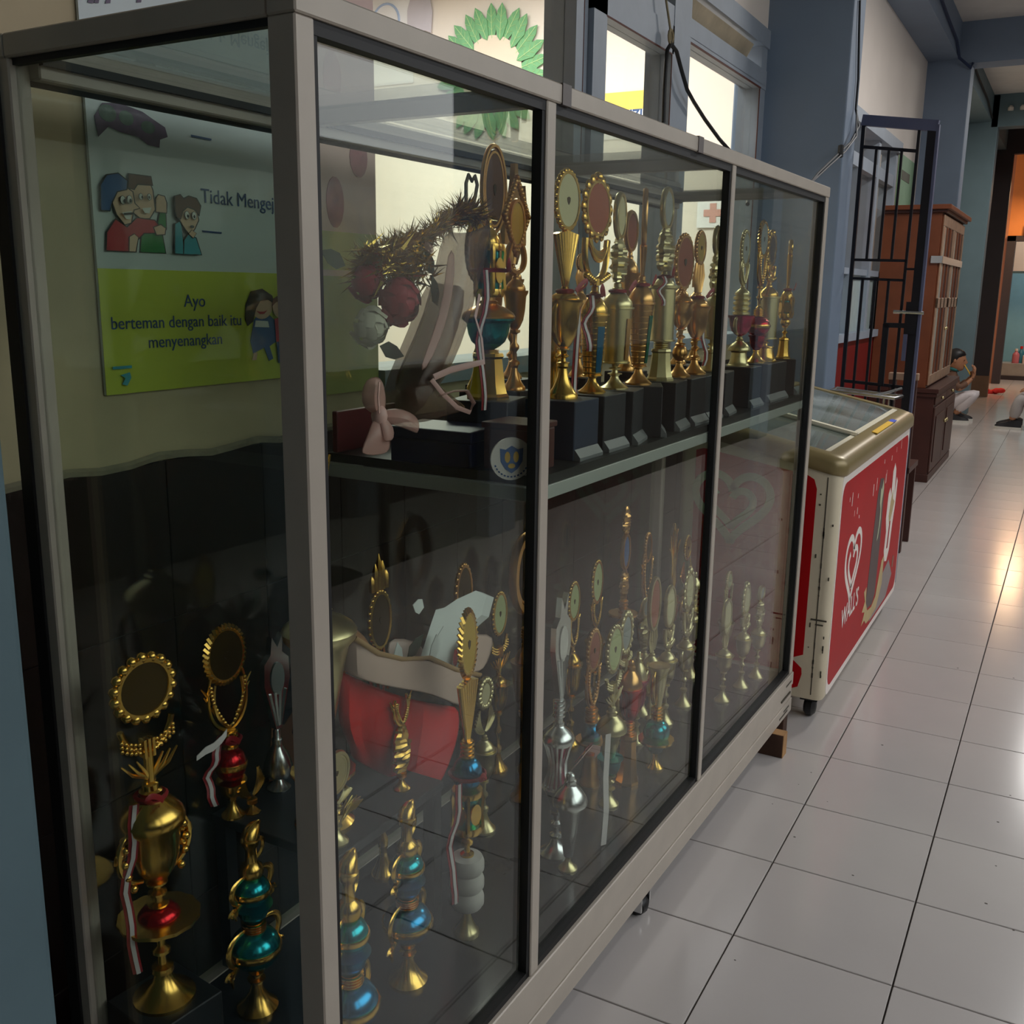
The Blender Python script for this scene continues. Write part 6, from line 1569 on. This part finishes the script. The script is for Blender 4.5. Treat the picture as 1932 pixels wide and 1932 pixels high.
MB().sphere(cw(*ub(716, 785, -.14)), .012, 8, 6, (1, 1, 1.3)).build('bow_knot', RIBP, bqt, 60)
for k, (p, d) in enumerate((((-.26, -1.885, 1.420), (0, -1, .35)), ((-.24, -1.68, 1.41), (.2, -1, 1)), ((-.22, -1.70, 1.36), (.2, -.6, .9)), ((-.24, -1.83, 1.30), (.1, .9, -.3)), ((-.25, -1.72, 1.42), (0, .5, 1)))):
    leaf(cw(p[0], p[1] + .03, p[2] - .01), bqt, d, m=LEAF)
# loose petals of tulle near the top
sheet2('tulle_scrap', [[(795, 450, -.22), (822, 468, -.20)], [(800, 478, -.22), (820, 486, -.20)]], TULLE2, bqt)
rose('rose', 'large dark red rose at the front of the tulle bouquet', cw(-.21, -1.783, 1.357), .043, ROSE)
rose('rose', 'smaller dark red rose at the left of the tulle bouquet', cw(-.25, -1.812, 1.385), .033, ROSE, 22)
rose('rose', 'off white rose below the two red roses', cw(-.23, -1.830, 1.320), .036, ROSEW, 22)
gl = thing('tinsel_garland', 'fuzzy gold tinsel garland arching over the tulle bouquet', 'garland', (0, 0, 0))
path = [cw(*p) for p in [(-.26, -1.815, 1.405), (-.26, -1.79, 1.420), (-.26, -1.755, 1.435), (-.26, -1.709, 1.448), (-.26, -1.655, 1.458), (-.26, -1.60, 1.480), (-.26, -1.55, 1.505), (-.26, -1.51, 1.512), (-.26, -1.48, 1.500)]]
MB().tube(path, .012, 6).build('core', TINS, gl, 60)
tn = MB(); random.seed(11)
for k in range(2100):
    f = random.random() * (len(path) - 1.001); i = int(f); p = path[i].lerp(path[i + 1], f - i)
    d = Vector((random.gauss(0, 1), random.gauss(0, 1), random.gauss(0, 1))).normalized(); l = random.uniform(.022, .046)
    u = d.cross(Vector((random.random(), random.random(), random.random()))).normalized() * .0030
    tn.add([p - u, p + u, p + d * l], [(0, 1, 2)])
for k in range(800):
    p = cw(random.uniform(-.27, -.22), random.uniform(-1.82, -1.68), random.uniform(1.385, 1.44))
    d = Vector((random.gauss(0, 1), random.gauss(0, 1), random.gauss(0, 1))).normalized(); l = random.uniform(.02, .045)
    u = d.cross(Vector((random.random(), random.random(), random.random()))).normalized() * .0030
    tn.add([p - u, p + u, p + d * l], [(0, 1, 2)])
tn.build('tinsel', TINS, gl, 0)['kind'] = 'stuff'
MB().tube([cw(-.27, -1.505, 1.50), cw(-.27, -1.505, 1.56), cw(-.27, -1.497, 1.575), cw(-.27, -1.486, 1.565), cw(-.27, -1.476, 1.575), cw(-.27, -1.468, 1.56), cw(-.27, -1.478, 1.53), cw(-.27, -1.50, 1.51)], .0035, 5).build('heart_wire', TWINE, gl, 60)
# boxes on the shelf end
bx = thing('gift_box', 'dark navy presentation box lying on the shelf under the bouquet', 'box', cw(-.238, -1.618, UZ), TH + .05)
bevel(MB().box(-.08, .08, -.053, .053, 0, .042).build('body', NAVYB, bx, 0), .003)
bevel(MB().box(-.083, .083, -.056, .056, .042, .062).build('lid', NAVYB, bx, 0), .003)
bk = thing('folder', 'dark red folder standing at the back of the shelf end', 'folder', cw(-.445, -1.60, UZ), TH)
bevel(MB().box(-.012, .0, -.06, .12, 0, .075).build('cover', mat('dark_red_card', rgb(96, 22, 22), 0.5), bk, 0), .002)
bb = thing('wooden_box', 'red brown wooden plinth box behind the round badge', 'box', cw(-.095, -1.612, UZ), TH)
bevel(MB().box(-.045, .045, -.040, .045, 0, .070).build('body', BROWNW, bb, 0), .003)
bevel(MB().box(-.048, .048, -.043, .048, .070, .080).build('lid', BROWNW, bb, 0), .002)
bdg = thing('round_badge', 'round white badge with a blue and yellow shield, propped at the shelf corner', 'badge', cw(-.052, -1.712, UZ + .034), TH - .75)
dd = MB().lathe([(.034, 0), (.034, .004)], 28); dd.v = [(v[2], v[0], v[1]) for v in dd.v]
dd.build('disc', FWHT, bdg, 40)
BX = .0042
MB().prism([(-.019, .017), (-.010, .015), (0, .021), (.010, .015), (.019, .017), (.018, -.004), (.010, -.016), (0, -.023), (-.010, -.016), (-.018, -.004)], (BX, 0, 0), t=.0006).build('shield', PBLUE, bdg, 0)
MB().prism(ell(-.007, .003, .0045, .009, 10), (BX + .0007, 0, 0), t=.0004).prism(ell(.007, .003, .0045, .009, 10), (BX + .0007, 0, 0), t=.0004).prism(ell(0, -.011, .006, .004, 10), (BX + .0007, 0, 0), t=.0004).build('wings_emblem', FYEL, bdg, 0)
rt = MB()
for k in range(13):
    a = PI * 1.12 + k * PI * .76 / 12
    rt.prism([(-.0016, -.0012), (.0016, -.0012), (.0016, .0012), (-.0016, .0012)], (BX, .0285 * math.cos(a), .0285 * math.sin(a)), (0, -math.sin(a), math.cos(a)), (0, math.cos(a), math.sin(a)), (1, 0, 0), .0005)
rt.build('rim_lettering', NAVY, bdg, 0)

# red bouquet on the cabinet floor, leaning on the low board
rb = thing('bouquet', 'red paper bouquet with cream pink wrap standing on the cabinet floor', 'bouquet', (0, 0, 0))
def rq(u, v, lx):
    U, V = (u - 630) / 100, (v - 1120) / 100
    return (lx, -2.1995 + .0762 * U - .0033 * V - 1.1613 * lx + .0138 * U * U + .0018 * U * V - .1645 * U * lx, 1.0238 - .0109 * U - .0614 * V + .4389 * lx - .0049 * U * U - .0092 * U * V + .0591 * U * lx + .1014 * V * lx)
rows_ = []
for (v0, v1, u1, lxm, amp) in ((1258, 1330, 868, -.262, .014), (1310, 1385, 866, -.262, .016), (1365, 1432, 850, -.270, .016), (1405, 1466, 836, -.285, .012), (1428, 1486, 824, -.300, .006)):
    r_ = []
    for q in range(11):
        f = q / 10; u = 636 + (u1 - 636) * f
        if v0 > 1400: u = 660 + (u1 - 660) * f
        r_.append((u, v0 + (v1 - v0) * f + 14 * math.sin(PI * f), lxm - .03 * (1 - f) ** 2 - .03 * f ** 4 + amp * (1 if q % 2 else -1) * (.5 + .5 * math.sin(q * 1.3))))
    rows_.append(r_)
sheet2('red_wrap', rows_, WRAPR, rb, rq)
sheet2('cream_wrap', [[(636, 1195, -.30), (672, 1205, -.26), (715, 1232, -.245), (760, 1243, -.24), (810, 1240, -.235), (860, 1262, -.235), (906, 1272, -.24)],
                      [(636, 1235, -.30), (672, 1248, -.255), (715, 1266, -.24), (760, 1276, -.232), (812, 1280, -.23), (862, 1296, -.23), (898, 1300, -.24)],
                      [(638, 1262, -.30), (675, 1280, -.252), (718, 1292, -.238), (765, 1300, -.23), (815, 1308, -.23), (858, 1330, -.235), (872, 1334, -.25)]], WRAPW, rb, rq)
MB().tube([cw(*rq(*p)) for p in ((636, 1195, -.298), (672, 1205, -.258), (715, 1232, -.243), (760, 1243, -.238), (810, 1240, -.233), (860, 1262, -.233), (906, 1272, -.238))], .005, 6, .5).build('wrap_rim', mat('tan_rim', rgb(176, 140, 92), 0.5), rb, 60)
sheet2('cream_wrap', [[(866, 1206, -.27), (900, 1190, -.25), (936, 1196, -.26)], [(862, 1240, -.26), (896, 1236, -.24), (928, 1232, -.255)], [(870, 1268, -.25), (892, 1270, -.24), (912, 1264, -.25)]], WRAPW, rb, rq)
sheet2('inner_wrap', [[(636, 1160, -.36), (664, 1178, -.34), (690, 1200, -.33), (696, 1215, -.33)], [(636, 1215, -.35), (664, 1225, -.33), (690, 1240, -.32), (720, 1250, -.31)]], mat('brown_kraft', rgb(150, 104, 62), 0.7), rb, rq)
sheet2('inner_wrap', [[(726, 1205, -.33), (760, 1200, -.32), (800, 1215, -.31)], [(730, 1248, -.31), (765, 1255, -.30), (810, 1255, -.29)]], WRAPW, rb, rq)
fpts = [(794, 1236), (850, 1260), (857, 1215), (866, 1196), (908, 1160), (918, 1124), (897, 1116), (862, 1132), (838, 1148), (822, 1152), (812, 1180)]
fa = [cw(*rq(u, v, -.285)) for u, v in fpts]; fb = [cw(*rq(u + 14, v + 3, -.31)) for u, v in fpts]
fm = MB(); n_ = len(fpts)
fm.add(fa + fb, [tuple(range(n_)), tuple(reversed(range(n_, 2 * n_)))] + [(i, n_ + i, n_ + (i + 1) % n_, (i + 1) % n_) for i in range(n_)])
fo = fm.build('foam_board', FOAM, rb, 0)
for k, (p, d, m_) in enumerate((((-.27, -1.72, .725), (.1, -.2, 1), FOAM), ((-.25, -1.645, .715), (.1, .1, 1), FOAM), ((-.26, -1.62, .72), (.1, .35, 1), FOAM), ((-.30, -1.60, .80), (.2, -1, .4), FOAM), ((-.25, -1.735, .70), (.1, .25, 1), FOAM), ((-.28, -1.68, .73), (.1, .8, .6), LEAF))):
    leaf(cw(*p), rb, d, .02, .055, m_).name = 'petal'
sheet2('red_wrap', [[(856, 1215, -.27), (866, 1225, -.25)], [(852, 1258, -.26), (862, 1262, -.24)]], WRAPR, rb, rq)
br = thing('paper_wing', 'brown paper wing standing behind the red ball trophy on the low board', 'paper', cw(-.475, -1.80, TZ))
MB().prism([(-.03, 0), (.035, 0), (.055, .03), (.02, .08), (.028, .125), (.005, .10), (-.02, .115)], (0, 0, 0), (.3, .95, 0), (0, 0, 1), (.95, -.3, 0), .002).build('sheet', mat('brown_card', rgb(140, 92, 52), 0.6), br, 0)
wr_ = thing('white_ribbon_tail', 'loose white ribbon tail at the neck of the dark gold corner trophy', 'ribbon', cw(-.345, -2.115, .70))
MB().strip([(0, 0, 0), (.004, .014, .007), (.006, .028, .008), (.010, .042, .016), (.012, .050, .024)], (.1, 0, 1), [.008, .012, .013, .013, .012]).build('tail', RIBW, wr_, 60)
